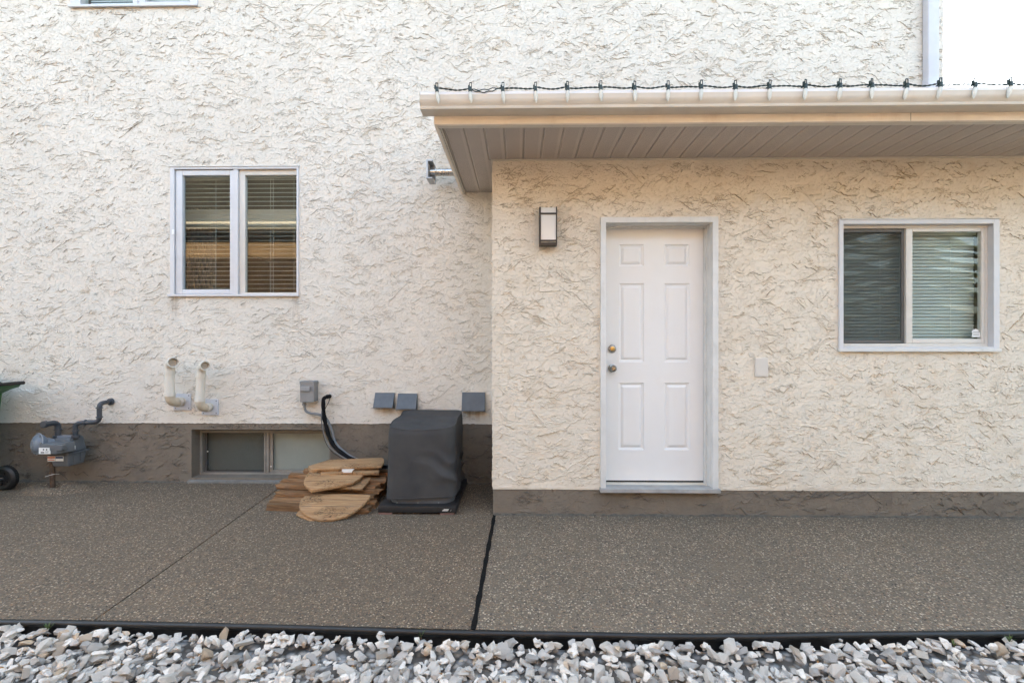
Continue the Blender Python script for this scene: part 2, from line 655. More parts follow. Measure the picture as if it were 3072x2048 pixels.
M['meter_disc'] = plain('regulator_blue_grey', (0.165, 0.195, 0.235), 0.42, var=0.07, nscale=8, bump=0.0005, bscale=120)
M['meter_pipe'] = plain('dark_pipe_paint', (0.048, 0.055, 0.066), 0.5, var=0.15, nscale=14, bump=0.001, bscale=90)
M['rust'] = plain('rusty_pipe', (0.09, 0.055, 0.035), 0.85, var=0.4, nscale=25, bump=0.002, bscale=90)
M['bolt'] = plain('bolt_metal', (0.20, 0.21, 0.22), 0.4, 0.7)
M['label_white'] = plain('label_white', (0.78, 0.78, 0.76), 0.5, var=0.03)
M['ink'] = plain('printed_ink', (0.03, 0.03, 0.03), 0.6)
M['label_red'] = plain('label_red', (0.58, 0.24, 0.17), 0.5)
M['label_blue'] = plain('label_blue', (0.06, 0.08, 0.18), 0.5)
M['steel'] = plain('galvanised_steel', (0.50, 0.48, 0.45), 0.28, 0.9, var=0.12, nscale=20)
M['steel_cap'] = plain('galvanised_cap', (0.45, 0.46, 0.48), 0.45, 0.35, var=0.12, nscale=20)
M['nickel'] = plain('satin_nickel', (0.36, 0.34, 0.31), 0.27, 1.0, var=0.1)
M['brass'] = plain('worn_brass', (0.62, 0.44, 0.18), 0.3, 1.0, var=0.2)
M['black_metal'] = plain('black_lamp_metal', (0.018, 0.014, 0.013), 0.4)
M['opal'] = plain('opal_glass', (0.66, 0.66, 0.66), 0.12, var=0.02, spec=0.6)
M['pad'] = plain('black_plastic_pad', (0.013, 0.013, 0.014), 0.55, var=0.2, dirt=((0.06, 0.055, 0.05), 0.4), bump=0.001, bscale=80)
M['ac_base'] = plain('ac_base_grey', (0.085, 0.09, 0.10), 0.42, var=0.08)
M['brick_foot'] = plain('brick_foot', (0.20, 0.115, 0.10), 0.85, var=0.2)
M['bin_green'] = plain('bin_green', (0.035, 0.15, 0.045), 0.45, var=0.12, nscale=5)
M['bin_black'] = plain('bin_black', (0.012, 0.012, 0.013), 0.5)
M['edging'] = plain('black_edging', (0.005, 0.0053, 0.006), 0.42, var=0.3, nscale=6, dirt=((0.10, 0.095, 0.085), 0.22), bump=0.0015, bscale=12)
M['joint'] = plain('black_joint_sealant', (0.006, 0.006, 0.006), 0.85, spec=0.15, var=0.4, nscale=30, bump=0.003, bscale=60)
M['concrete'] = plain('old_concrete', (0.20, 0.19, 0.175), 0.9, var=0.2, nscale=12, bump=0.004, bscale=40)
M['foot_dirt'] = plain('washed_dirt', (0.105, 0.092, 0.075), 0.95, var=0.4, nscale=40, bump=0.008, bscale=120)
M['soil'] = plain('dry_soil', (0.105, 0.082, 0.06), 0.95, var=0.35, nscale=30, bump=0.012, bscale=60)
M['sill_wood'] = plain('weathered_sill', (0.34, 0.335, 0.325), 0.6, var=0.15, dirt=((0.18, 0.17, 0.155), 0.5))
M['blind'] = plain('blind_slat', (0.74, 0.72, 0.66), 0.45, var=0.03)
M['blind_closed'] = plain('closed_blind_slat', (0.50, 0.51, 0.48), 0.45, var=0.03)
M['cord'] = plain('blind_cord', (0.7, 0.68, 0.62), 0.7)
M['curtain'] = plain('grey_curtain', (0.13, 0.125, 0.12), 0.9)
M['room'] = plain('room_paint', (0.22, 0.17, 0.13), 0.8)
M['room_light'] = plain('shade_cloth', (0.62, 0.62, 0.58), 0.8, var=0.04)
M['glass'] = glass('window_glass', 0.75)
M['glass_garage'] = glass('garage_window_glass', 0.6)
M['glass_basement'] = glass('basement_glass', 1.0, (0.85, 0.87, 0.86))
M['screen'] = screen_mesh('insect_screen', (0.05, 0.05, 0.05), 0.28)
M['wood_board'] = wood('cedar_board', (0.37, 0.205, 0.10), (0.15, 0.072, 0.032))
M['wood_panel'] = wood('worn_plank_panel', (0.46, 0.285, 0.15), (0.28, 0.15, 0.07), 1, 0.95)
M['cord_green'] = plain('dark_green_cord', (0.008, 0.022, 0.018), 0.5)
M['bulb'] = None
M['dry_leaf'] = plain('dry_leaf', (0.26, 0.14, 0.055), 0.8, var=0.4, nscale=60)
M['weed'] = plain('weed_green', (0.075, 0.12, 0.035), 0.6, var=0.3, nscale=40)
M['stone'] = stone_mat('white_limestone', (0.78, 0.715, 0.635), (0.55, 0.515, 0.475), (0.62, 0.45, 0.29))
M['spruce'] = plain('spruce_needles', (0.05, 0.075, 0.045), 0.7, var=0.4, nscale=4)
M['bark'] = plain('spruce_bark', (0.10, 0.075, 0.055), 0.9, var=0.3, nscale=20, bump=0.01)
M['fabric'] = None


def bulb_mat():
    t = NT('frosted_bulb')
    c = t.coord()
    v = t.voronoi(c, 220.0, 'F1', 'Distance')
    t.b.inputs['Transmission Weight'].default_value = 0.12
    return t.base((0.74, 0.73, 0.66), 0.25, 0, t.bump(v, 0.002), 0.5)


def fabric_mat():
    t = NT('charcoal_cover_cloth')
    c = t.coord()
    n = t.noise(c, 4.0, 4, 0.55)
    col = t.mix(t.rng(n, 0.35, 0.65), (0.042, 0.042, 0.044), (0.058, 0.057, 0.057))
    w = t.noise(t.mapping(c, (1, 1, 1)), 700, 2)
    h = t.math('ADD', t.math('MULTIPLY', w, 0.15), t.math('MULTIPLY', t.noise(c, 16, 3, 0.5), 0.5))
    return t.base(col, 0.72, 0, t.bump(h, 0.004), 0.3)


M['bulb'] = bulb_mat()
M['fabric'] = fabric_mat()


def ground_mat():
    t = NT('ground_soil_and_stone')
    c = t.coord()
    v = t.voronoi(c, 22.0, 'F1', 'Color')
    d = t.voronoi(c, 22.0, 'F1', 'Distance')
    sp = t.n('SeparateColor')
    t.l(v, sp.inputs[0])
    col = t.ramp(sp.outputs[0], [(0, (0.30, 0.30, 0.30)), (0.5, (0.46, 0.455, 0.44)), (0.9, (0.40, 0.34, 0.27))])
    col = t.mix(t.rng(d, 0.3, 0.6), col, (0.12, 0.11, 0.10))
    return t.base(col, 0.9, 0, t.bump(t.rng(d, 0.6, 0.0), 0.02), 0.2)


M['ground'] = ground_mat()

def trowel_marks(parent, mat, x0, x1, z0, z1, y, holes, seed, per_m2=130, scale=1.0, hgt=1.0, crumbs=7, flip=0.3):
    """thin broken lips left by the trowel: each a tapering wedge proud of the wall, with crumbs about it"""
    rr = random.Random(seed)
    V, Fc, Mi = [], [], []
    area = (x1 - x0) * (z1 - z0)

    def free(x, z, m=0.012):
        return x0 + 0.01 < x < x1 - 0.01 and z0 + 0.008 < z < z1 - 0.01 and not any(h[0] - m < x < h[1] + m and h[2] - m < z < h[3] + m for h in holes)

    def dens(x, z):
        return 0.9 + 0.6 * mnoise.noise(Vector((x * 1.7 + seed, z * 2.6, 7.7))) + 0.7 * mnoise.noise(Vector((x * 5.2, z * 7, seed)))

    def stroke(x, z, L, ang, H, up):
        n = max(3, int(L / (0.009 * scale)))
        dx = L / n
        pts = []
        zz = z
        a = ang
        kink = rr.choice((0.2, 0.5, 0.7, 0.9))
        for i in range(n + 1):
            pts.append((x + dx * i, zz))
            a = ang + (a - ang) * 0.45 + rr.gauss(0, 0.75 * kink)
            zz += math.tan(max(-0.85, min(0.85, a))) * dx
        pts = [p for p in pts if free(*p)]
        if len(pts) < 3:
            return None
        k = len(pts)
        b = len(V)
        for i, (px, pz) in enumerate(pts):
            e = min(1.0, min(i, k - 1 - i) / (k * 0.3) + 0.12)
            hh = H * e * rr.uniform(0.55, 1.15)
            wt = (0.0062 + 0.0035 * rr.random()) * scale * (0.5 + 0.5 * e)
            wb = (0.0034 + 0.0030 * rr.random()) * scale * (0.4 + 0.6 * e) * (0.7 + 0.3 * hgt)
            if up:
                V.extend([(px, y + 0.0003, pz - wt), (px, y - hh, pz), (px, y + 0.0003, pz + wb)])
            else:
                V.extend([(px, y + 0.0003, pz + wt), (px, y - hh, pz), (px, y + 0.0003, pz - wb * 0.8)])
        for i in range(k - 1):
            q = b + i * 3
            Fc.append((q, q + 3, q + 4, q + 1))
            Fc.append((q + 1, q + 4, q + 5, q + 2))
            Mi.extend((0, 1))  # second slot paints shade onto the steep side of the lip
        return pts

    def crumb(x, z):
        if not free(x, z, 0.004):
            return
        s = rr.uniform(0.003, 0.0068) * scale
        w = s * rr.uniform(1.0, 2.2)
        b = len(V)
        t = rr.uniform(-0.5, 0.5) * s
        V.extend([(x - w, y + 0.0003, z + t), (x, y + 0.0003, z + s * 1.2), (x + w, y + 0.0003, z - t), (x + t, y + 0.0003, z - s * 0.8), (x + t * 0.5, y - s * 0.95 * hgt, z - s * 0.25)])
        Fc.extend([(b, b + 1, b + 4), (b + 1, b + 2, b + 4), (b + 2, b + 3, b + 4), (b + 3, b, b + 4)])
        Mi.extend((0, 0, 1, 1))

    made = 0
    want = int(area * per_m2)
    tries = 0
    while made < want and tries < want * 12:
        tries += 1
        x, z = rr.uniform(x0, x1), rr.uniform(z0, z1)
        if rr.random() > dens(x, z) or not free(x, z):
            continue
        L = min(0.34, rr.lognormvariate(math.log(0.072), 0.65)) * scale
        ang = rr.gauss(0, 0.2) if rr.random() < 0.92 else rr.gauss(0, 0.6)
        H = rr.uniform(0.0040, 0.0098) * scale * hgt
        up = rr.random() < flip
        pts = stroke(x, z, L, ang, H, up)
        made += 1
        if not pts:
            continue
        for _ in range(rr.choice((0, 0, 1, 2, 3))):          # shorter companions beside it
            px, pz = rr.choice(pts)
            stroke(px + rr.uniform(-0.03, 0.02), pz + rr.uniform(-0.022, 0.022) * scale, L * rr.uniform(0.15, 0.5), ang + rr.gauss(0, 0.3), H * 0.8, up)
        for _ in range(rr.randint(0, crumbs * 2)):
            px, pz = rr.choice(pts)
            crumb(px + rr.gauss(0, 0.022), pz + rr.gauss(0, 0.012))
    for _ in range(int(area * crumbs * 14)):
        x, z = rr.uniform(x0, x1), rr.uniform(z0, z1)
        if rr.random() < dens(x * 1.3, z * 1.3):
            crumb(x, z)
    m = MB()
    m.add(V, Fc)
    m.m = Mi
    ob = m.build('trowel_marks', mat, parent, smooth=None)
    ob['kind'] = 'stuff'
    return ob


# ================================================================ SETTING
g = MB()
g.face([(-400, -400, -0.14), (400, -400, -0.14), (400, 400, -0.14), (-400, 400, -0.14)])
tag(g.build('ground', M['ground']), kind='structure')

# edging line in front of the pavement, read off the photograph on the ground plane
edge_px = [(-500, 1853), (0, 1860), (300, 1863), (522, 1868), (850, 1876), (1175, 1885), (1500, 1893), (1960, 1902), (2230, 1901), (2480, 1898), (3072, 1892), (3700, 1886)]
edge = [Vector(G(a, b)) for a, b in edge_px]
edge = catmull(edge, 6)
XL, XR = -9.0, 7.0
edge = [Vector((XL - 1, edge[0].y, 0))] + edge + [Vector((XR + 1, edge[-1].y, 0))]


def edge_y(x):
    for a, b in zip(edge, edge[1:]):
        if a.x <= x <= b.x:
            return a.y + (b.y - a.y) * (x - a.x) / (b.x - a.x)
    return edge[-1].y


pavement = struct('pavement')
XG = A(1478, 1024, YG)[0]          # left face of the garage
j0 = Vector(G(1484, 1541))
j1 = Vector(G(1420, 1886))
k0 = Vector(G(822, 1474))
k1 = Vector(G(281, 1861))
k0e = k0 + (k0 - k1) * 0.02


def slab(pts, mat, name='slab'):
    m = MB()
    m.prism([(p[0], p[1], -0.12) for p in pts], (0, 0, 0.12))
    return m.build(name, mat, pavement)


def front_edge(x0, x1):
    xs = [x0] + [p.x for p in edge if x0 < p.x < x1] + [x1]
    return [(x, edge_y(x) + 0.012) for x in xs]


def on_line(p, q, y):
    t = (y - p.y) / (q.y - p.y)
    return p.x + (q.x - p.x) * t


jw = 0.011
kx_f, kx_b = on_line(k0, k1, edge_y(k1.x) + 0.012), on_line(k0, k1, YH + 0.01)
jx_f, jx_b = on_line(j0, j1, edge_y(j1.x) + 0.012), on_line(j0, j1, YG)
slab(front_edge(XL, kx_f - 0.0045) + [(kx_b - 0.0045, YH + 0.01), (XL, YH + 0.01)], M['pavement_left'])
slab(front_edge(kx_f + 0.0045, jx_f - jw) + [(jx_b - jw, YG + 0.002), (XG + 0.012, YG + 0.01), (XG + 0.012, YH + 0.01), (kx_b + 0.0045, YH + 0.01)], M['pavement_left'])
slab(front_edge(jx_f + jw, XR) + [(XR, YG + 0.02), (jx_b + jw, YG + 0.02)], M['pavement'])
m = MB()
pts_l, pts_r = [], []
N = 26
for i in range(N + 1):
    t = i / N
    y = edge_y(j1.x) + 0.014 + (YG + 0.02 - edge_y(j1.x)) * t
    cx = on_line(j0, j1, y)
    w0 = 0.012 + 0.002 * math.sin(i * 1.7) + random.uniform(-0.0015, 0.0015)
    z = 0.0015 + random.uniform(-0.002, 0.0025)
    pts_l.append((cx - w0 - random.uniform(0, 0.0025), y, z + 0.001))
    pts_r.append((cx + w0 + random.uniform(0, 0.0025), y, z + 0.001))
for i in range(N):
    m.face([pts_l[i], pts_r[i], pts_r[i + 1], pts_l[i + 1]])
m.build('expansion_joint', M['joint'], pavement, weld=True, smooth=0.9)
m = MB()
m.face([(kx_f - 0.006, edge_y(k1.x) + 0.012, -0.006), (kx_f + 0.006, edge_y(k1.x) + 0.012, -0.006), (kx_b + 0.006, YH, -0.006), (kx_b - 0.006, YH, -0.006)])
m.build('saw_cut', M['joint'], pavement)

# ================================================================ HOUSE
house = thing('house', 'cream stucco house with a low garage wing, white door and grey foundation band', 'house', (0, YH, 0))


def holed_wall(name, parent, mat, x0, x1, z0, z1, y, thick, holes, jit=0.0, sub=None):
    """a wall sheet facing -y with real openings; holes = (x0,x1,z0,z1)"""
    xs = sorted({x0, x1} | {h[0] for h in holes} | {h[1] for h in holes})
    zs = sorted({z0, z1} | {h[2] for h in holes} | {h[3] for h in holes})
    m = MB()

    def inside(cx, cz):
        return any(h[0] < cx < h[1] and h[2] < cz < h[3] for h in holes)
    for a, b in zip(xs, xs[1:]):
        for c, d in zip(zs, zs[1:]):
            if not inside((a + b) / 2, (c + d) / 2):
                m.face([(a, y, c), (b, y, c), (b, y, d), (a, y, d)])
                m.face([(a, y + thick, c), (a, y + thick, d), (b, y + thick, d), (b, y + thick, c)])
    for (a, b, c, d) in list(holes):
        lo = max(c, z0)
        m.face([(a, y, lo), (a, y, d), (a, y + thick, d), (a, y + thick, lo)])
        m.face([(b, y, lo), (b, y + thick, lo), (b, y + thick, d), (b, y, d)])
        if d < z1:
            m.face([(a, y, d), (b, y, d), (b, y + thick, d), (a, y + thick, d)])
        if c > z0:
            m.face([(a, y, c), (a, y + thick, c), (b, y + thick, c), (b, y, c)])
    m.face([(x0, y, z0), (x0, y + thick, z0), (x0, y + thick, z1), (x0, y, z1)])
    m.face([(x1, y, z0), (x1, y, z1), (x1, y + thick, z1), (x1, y + thick, z0)])
    m.face([(x0, y, z0), (x1, y, z0), (x1, y + thick, z0), (x0, y + thick, z0)])
    m.face([(x0, y, z1), (x0, y + thick, z1), (x1, y + thick, z1), (x1, y, z1)])
    return m.build(name, mat, parent)


XHR = AX(2830, YH)                        # right end of the upper house wall
ZP = AZ(700, 1268, YH)                    # top of the foundation band
ZPG = AZ(1700, 1461, YG)
TOP = 6.3
SOF = AZ(1700, 484, YG)                   # soffit level
RPITCH = 0.33

# openings
def rect(pxa, pya, pxb, pyb, Y):
    a = A(pxa, pya, Y)
    b = A(pxb, pyb, Y)
    return (min(a[0], b[0]), max(a[0], b[0]), min(a[2], b[2]), max(a[2], b[2]))


W1 = rect(514, 504, 896, 886, YH)
WU = rect(216, -380, 594, 19, YH)
WB = rect(573, 1288, 990, 1440, YH)
WB = (WB[0], WB[1], 0.045, WB[3])
DR = rect(1803, 656, 2149, 1470, YG)
W2 = rect(2515, 662, 2991, 1050, YG)

wall_o = holed_wall('wall', house, M['stucco_house'], -17.0, XHR, ZP, TOP, YH, 0.16, [W1, WU])
found_o = holed_wall('foundation', house, M['parging'], -17.0, XG, -0.1, ZP - 0.002, YH + 0.006, 0.18, [WB])
gwall_o = holed_wall('garage_wall', house, M['stucco_garage'], XG, XR, ZPG, SOF + 0.03, YG, 0.15, [DR, W2])
gfound_o = holed_wall('garage_foundation', house, M['parging'], XG + 0.003, XR - 0.003, -0.1, ZPG - 0.002, YG + 0.007, 0.2, [(DR[0], DR[1], DR[2], ZPG + 1)])
SH, SG, SP = [M['stucco_house'], M['stucco_house_lip_shade']], [M['stucco_garage'], M['stucco_garage_lip_shade']], [M['parging'], M['parging_lip_shade']]
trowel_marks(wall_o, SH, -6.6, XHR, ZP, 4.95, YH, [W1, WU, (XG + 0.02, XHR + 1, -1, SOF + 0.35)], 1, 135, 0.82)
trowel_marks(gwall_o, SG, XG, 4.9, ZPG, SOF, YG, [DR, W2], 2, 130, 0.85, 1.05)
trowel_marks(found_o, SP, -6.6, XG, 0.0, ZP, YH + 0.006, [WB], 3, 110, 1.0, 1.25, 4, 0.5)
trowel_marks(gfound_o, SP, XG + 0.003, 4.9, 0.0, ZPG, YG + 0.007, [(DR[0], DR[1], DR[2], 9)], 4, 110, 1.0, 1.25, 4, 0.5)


def ragged(parent, mat, pts, depth, seed, step=0.011, vertical=False):
    """plaster that laps unevenly over an arris; pts = (x, y, z) start and end"""
    (xa, ya, za), (xb, yb_, zb_) = pts
    L = max(abs(xb - xa), abs(zb_ - za))
    n = int(L / step)
    m = MB()
    prev = None
    for i in range(n + 1):
        t = i / n
        s = t * L
        e = depth * (0.35 + 0.5 * mnoise.noise(Vector((s * 5, seed, 0))) + 0.55 * mnoise.noise(Vector((s * 31, seed, 3))))
        e = max(-0.001, e)
        if vertical:
            z = za + (zb_ - za) * t
            cur = [(xa + 0.012, ya - 0.0008, z), (xa - e, ya - 0.0006, z), (xa - e, ya + 0.004, z)]
        else:
            x = xa + (xb - xa) * t
            cur = [(x, ya - 0.0008, za + 0.010), (x, ya - 0.0022, za - e), (x, ya + 0.005, za - e)]
        if prev:
            m.face([prev[0], cur[0], cur[1], prev[1]])
            m.face([prev[1], cur[1], cur[2], prev[2]])
        prev = cur
    ob = m.build('ragged_edge', mat, parent)
    return ob


ragged(wall_o, M['stucco_house'], ((-5.4, YH, ZP), (XG - 0.004, YH, ZP)), 0.011, 2)
ragged(gwall_o, M['stucco_garage'], ((XG, YG, ZPG), (DR[0] - 0.01, YG, ZPG)), 0.010, 5)
ragged(gwall_o, M['stucco_garage'], ((DR[1] + 0.01, YG, ZPG), (4.9, YG, ZPG)), 0.010, 9)
ragged(gwall_o, M['stucco_garage'], ((XG, YG, ZPG), (XG, YG, SOF - 0.02)), 0.010, 12, vertical=True)
m = MB()   # dirt that has washed against the foot of the walls
for (xa, xb, yy, sd) in ((-5.4, XG - 0.01, YH + 0.004, 1), (XG + 0.01, 4.9, YG + 0.004, 2)):
    prev = None
    nn = int((xb - xa) / 0.016)
    for i in range(nn + 1):
        x = xa + (xb - xa) * i / nn
        w = max(0.002, 0.016 + 0.018 * mnoise.noise(Vector((x * 4, sd, 0))) + 0.014 * mnoise.noise(Vector((x * 23, sd, 1))))
        h = max(0.003, w * 0.7)
        cur = [(x, yy, h), (x, yy - w * 0.5, h * 0.7), (x, yy - w, 0.0005)]
        if prev:
            m.face([prev[0], cur[0], cur[1], prev[1]])
            m.face([prev[1], cur[1], cur[2], prev[2]])
        prev = cur
dl = m.build('wall_foot_dirt', M['foot_dirt'], pavement)
dl['kind'] = 'stuff'
# return wall of the garage, its side and back, the rest of the shell so that the sun stays behind
m = MB()
m.box(XG + 0.001, XG + 0.15, YG + 0.151, YH - 0.001, ZPG, SOF + 0.03)
m.build('garage_side_wall', M['stucco_garage'], house)
m = MB()
m.box(XG + 0.004, XG + 0.15, YG + 0.21, YH - 0.001, -0.1, ZPG - 0.002)
m.build('garage_side_foundation', M['parging'], house)
m = MB()
m.box(-17.0, -16.85, YH + 0.161, 13.0, -0.1, TOP)
m.box(XHR - 0.15, XHR, YH + 0.161, 13.0, -0.1, TOP)
m.box(-16.85, XHR - 0.15, 12.85, 13.0, -0.1, TOP)
m.box(-16.85, XHR - 0.15, YH + 0.4, 12.85, 2.62, 2.8)
m.build('rear_walls', M['stucco_house'], house)
m = MB()
m.box(XR - 0.15, XR, YG + 0.16, 12.0, -0.1, SOF)
m.box(XHR + 0.002, XR - 0.15, 11.85, 12.0, -0.1, SOF)
m.build('garage_rear_walls', M['stucco_garage'], house)
# main roof, above the frame
m = MB()
yr = (YH + 13.0) / 2
e0, e1 = YH - 0.6, 13.6
zr = TOP + (yr - e0) * 0.63
m.prism([(-17.6, e0, TOP - 0.02), (-17.6, yr, zr), (-17.6, e1, TOP - 0.02), (-17.6, e1, TOP - 0.17), (-17.6, e0, TOP - 0.17)], (XHR + 18.2, 0, 0))
m.build('roof', M['shingle'], house)

# ---- garage eave: roof deck, fascia, soffit with its single panels, gutter
YF = 3.01
XS = AX(1302, YF)                         # left end of the eave
FB = AZ(1700, 371, YF)                    # bottom of the fascia
m = MB()
zt = FB + 0.13
yb = YH - 0.004
m.prism([(XS - 0.004, YF - 0.03, zt), (XS - 0.004, YF - 0.03, zt + 0.03), (XS - 0.004, yb, zt + 0.03 + (yb - YF) * RPITCH), (XS - 0.004, yb, zt + (yb - YF) * RPITCH)], (XHR - XS, 0, 0))
m.prism([(XHR + 0.004, YF - 0.03, zt), (XHR + 0.004, YF - 0.03, zt + 0.03), (XHR + 0.004, 7.5, zt + 0.03 + (7.5 - YF) * RPITCH), (XHR + 0.004, 12.3, zt), (XHR + 0.004, 12.2, zt - 0.05), (XHR + 0.004, 7.5, zt - 0.03 + (7.5 - YF) * RPITCH)], (XR + 0.4 - XHR, 0, 0))
m.build('garage_roof', M['shingle'], house)
m = MB()
m.box(XS, XR + 0.4, YF, YF + 0.02, FB, zt - 0.005)
fa = m.build('fascia', M['fascia'], house)
m = MB()
xj = AX(2732, YF)
m.box(xj - 0.001, xj + 0.001, YF - 0.0008, YF + 0.001, FB + 0.0005, zt - 0.01)
m.build('fascia_seam', M['wire'], fa)
m = MB()   # return lip under the fascia
m.box(XS + 0.021, XR + 0.4, YF + 0.021, YF + 0.055, FB - 0.001, FB + 0.006)
m.build('fascia_lip', M['gutter'], fa)
m = MB()   # the rake end: side fascia and the gable triangle above the soffit
m.prism([(XS, YF + 0.021, FB - 0.002), (XS, YF + 0.021, zt - 0.006), (XS, yb, zt - 0.006 + (yb - YF) * RPITCH), (XS, yb, FB - 0.002)], (0.018, 0, 0))
m.build('rake_board', M['fascia'], house)
m = MB()
m.box(XS + 0.019, XS + 0.030, YF + 0.056, yb, FB - 0.006, FB + 0.010)
m.box(XS + 0.034, XS + 0.042, YF + 0.056, yb, FB - 0.003, FB + 0.010)
m.build('rake_trim', M['gutter'], house)

soffit = part_empty('soffit', house)
PW = 0.137
ZS = FB + 0.014


def soffit_panel_mesh(length):
    m = MB()
    # cross-section: flat pan with a V groove at one side, open to the roof space
    prof = [(0.0, 0.0), (0.007, 0.008), (0.014, 0.0), (PW - 0.0015, 0.0), (PW - 0.0015, 0.004)]
    for (a, b) in zip(prof, prof[1:]):
        m.face([(a[0], 0, a[1]), (b[0], 0, b[1]), (b[0], length, b[1]), (a[0], length, a[1])])
    return m.mesh('soffit_panel', M['soffit'], weld=True)


me_long = soffit_panel_mesh(YH - YF - 0.06)
me_short = soffit_panel_mesh(YG - YF - 0.052)
x = XS + 0.044
i = 0
while x < XR + 0.3:
    long = x + PW < XG + 0.02
    inst('soffit_panel', me_long if long else me_short, soffit, (x, YF + 0.054, ZS))
    if x < XG < x + PW:
        m = MB()
        m.box(x - 0.001, XG - 0.002, YG - 0.001, YH - 0.006, ZS + 0.0005, ZS + 0.002)
        m.build('soffit_panel', M['soffit_plain'], soffit)
    x += PW
m = MB()   # channel where the soffit meets the garage wall
m.box(XG - 0.012, XR, YG - 0.016, YG - 0.001, ZS - 0.009, ZS - 0.001)
m.box(XG - 0.014, XG - 0.001, YG - 0.001, YH - 0.002, ZS - 0.009, ZS - 0.001)
m.build('wall_channel', M['gutter'], soffit)
m = MB()   # plywood over the panels so that no daylight falls through the seams
m.box(XS + 0.03, XR + 0.3, YF + 0.03, YG - 0.01, ZS + 0.03, ZS + 0.04)
m.box(XS + 0.03, XG - 0.02, YG - 0.01, YH - 0.01, ZS + 0.03, ZS + 0.04)
m.build('soffit_backing', M['shingle'], soffit)

# gutter: ogee profile swept along x
GB = AZ(1700, 347, YF)                    # underside at the fascia
gp = [(0.0, 0.0), (-0.098, 0.0), (-0.100, 0.004), (-0.1005, 0.017), (-0.103, 0.021), (-0.1085, 0.030), (-0.1155, 0.043), (-0.1185, 0.058), (-0.1185, 0.072), (-0.1205, 0.080), (-0.1205, 0.097), (-0.108, 0.099), (-0.108, 0.094)]
XGU = AX(1262, YF - 0.1)
gx1 = XR + 0.3
m = MB()
prev = None
for (dy, dz) in gp:
    cur = [(XGU, YF + dy, GB + dz), (gx1, YF + dy, GB + dz)]
    if prev:
        m.face([prev[0], prev[1], cur[1], cur[0]], 1 if (dz >= 0.097 or dz == 0.094) else 0)
    prev = cur
gutter = m.build('gutter', [M['gutter'], M['gutter_lip']], house, weld=True, smooth=0.5)
m = MB()
m.prism([(XGU - 0.004, YF + dy * (1.02), GB + dz - 0.001) for dy, dz in gp[:11]] + [(XGU - 0.004, YF, GB + 0.097)], (0.006, 0, 0))
m.build('gutter_end_cap', M['gutter'], gutter)
m = MB()   # white drip edge behind the gutter
m.box(XGU + 0.01, gx1, YF - 0.107, YF - 0.002, GB + 0.0995, GB + 0.1045)
m.build('drip_edge', M['gutter_lip'], gutter)

# downspout on the upper wall
m = MB()
dx0, dx1 = AX(2784, YH - 0.07), AX(2817, YH - 0.07)
dz = AZ(2800, 238, YH - 0.07)
zb = AZ(2800, 262, YH - 0.07)
for (z0, z1, e) in ((dz, TOP - 0.2, 0.0), (zb - 0.35, dz + 0.02, 0.004)):
    m.box(dx0 - e, dx1 + e, YH - 0.075 - e, YH - 0.006, z0, z1)
dn = m.build('downspout', M['lilac_vinyl'], house, bevel=0.01, seg=3, smooth=0.5)

# ================================================================ WINDOWS AND DOOR (parts of the house)
def frame_ring(m, r, w, y0, y1, mm=0):
    """four bars around the inside of r=(x0,x1,z0,z1); w=(left,right,bottom,top)"""
    x0, x1, z0, z1 = r
    l, rr, b, t = w
    m.box(x0, x0 + l, y0, y1, z0, z1, mm)
    m.box(x1 - rr, x1, y0, y1, z0, z1, mm)
    m.box(x0 + l, x1 - rr, y0, y1, z0, z0 + b, mm)
    m.box(x0 + l, x1 - rr, y0, y1, z1 - t, z1, mm)
    return (x0 + l, x1 - rr, z0 + b, z1 - t)


def pane(r, y, parent, mat, grow=0.006, name='pane'):
    m = MB()
    m.box(r[0] - grow, r[1] + grow, y, y + 0.004, r[2] - grow, r[3] + grow)
    return m.build(name, mat, parent)


def room(r, y, depth, parent, mat, grow=0.45):
    m = MB()
    x0, x1, z0, z1 = r[0] - grow, r[1] + grow, r[2] - grow, r[3] + grow
    y1 = y + depth
    m.face([(x0, y1, z0), (x1, y1, z0), (x1, y1, z1), (x0, y1, z1)])
    m.face([(x0, y, z0), (x0, y1, z0), (x0, y1, z1), (x0, y, z1)])
    m.face([(x1, y, z0), (x1, y, z1), (x1, y1, z1), (x1, y1, z0)])
    m.face([(x0, y, z0), (x1, y, z0), (x1, y1, z0), (x0, y1, z0)])
    m.face([(x0, y, z1), (x0, y1, z1), (x1, y1, z1), (x1, y, z1)])
    return m.build('room_lining', mat, parent)


def slat_mesh(name, w, depth, mat, tilt=0.0, camber=0.002):
    m = MB()
    n = 4
    pts = []
    for i in range(n + 1):
        u = (i / n - 0.5) * depth
        h = camber * (1 - (2 * i / n - 1) ** 2)
        pts.append((u * math.cos(tilt) - h * math.sin(tilt), u * math.sin(tilt) + h * math.cos(tilt)))
    for a, b in zip(pts, pts[1:]):
        m.face([(-w / 2, a[0], a[1]), (w / 2, a[0], a[1]), (w / 2, b[0], b[1]), (-w / 2, b[0], b[1])])
        m.face([(-w / 2, a[0], a[1] - 0.0008), (-w / 2, b[0], b[1] - 0.0008), (w / 2, b[0], b[1] - 0.0008), (w / 2, a[0], a[1] - 0.0008)])
    m.face([(-w / 2, pts[0][0], pts[0][1]), (-w / 2, pts[0][0], pts[0][1] - 0.0008), (w / 2, pts[0][0], pts[0][1] - 0.0008), (w / 2, pts[0][0], pts[0][1])])
    return m.mesh(name, mat, smooth=0.8)


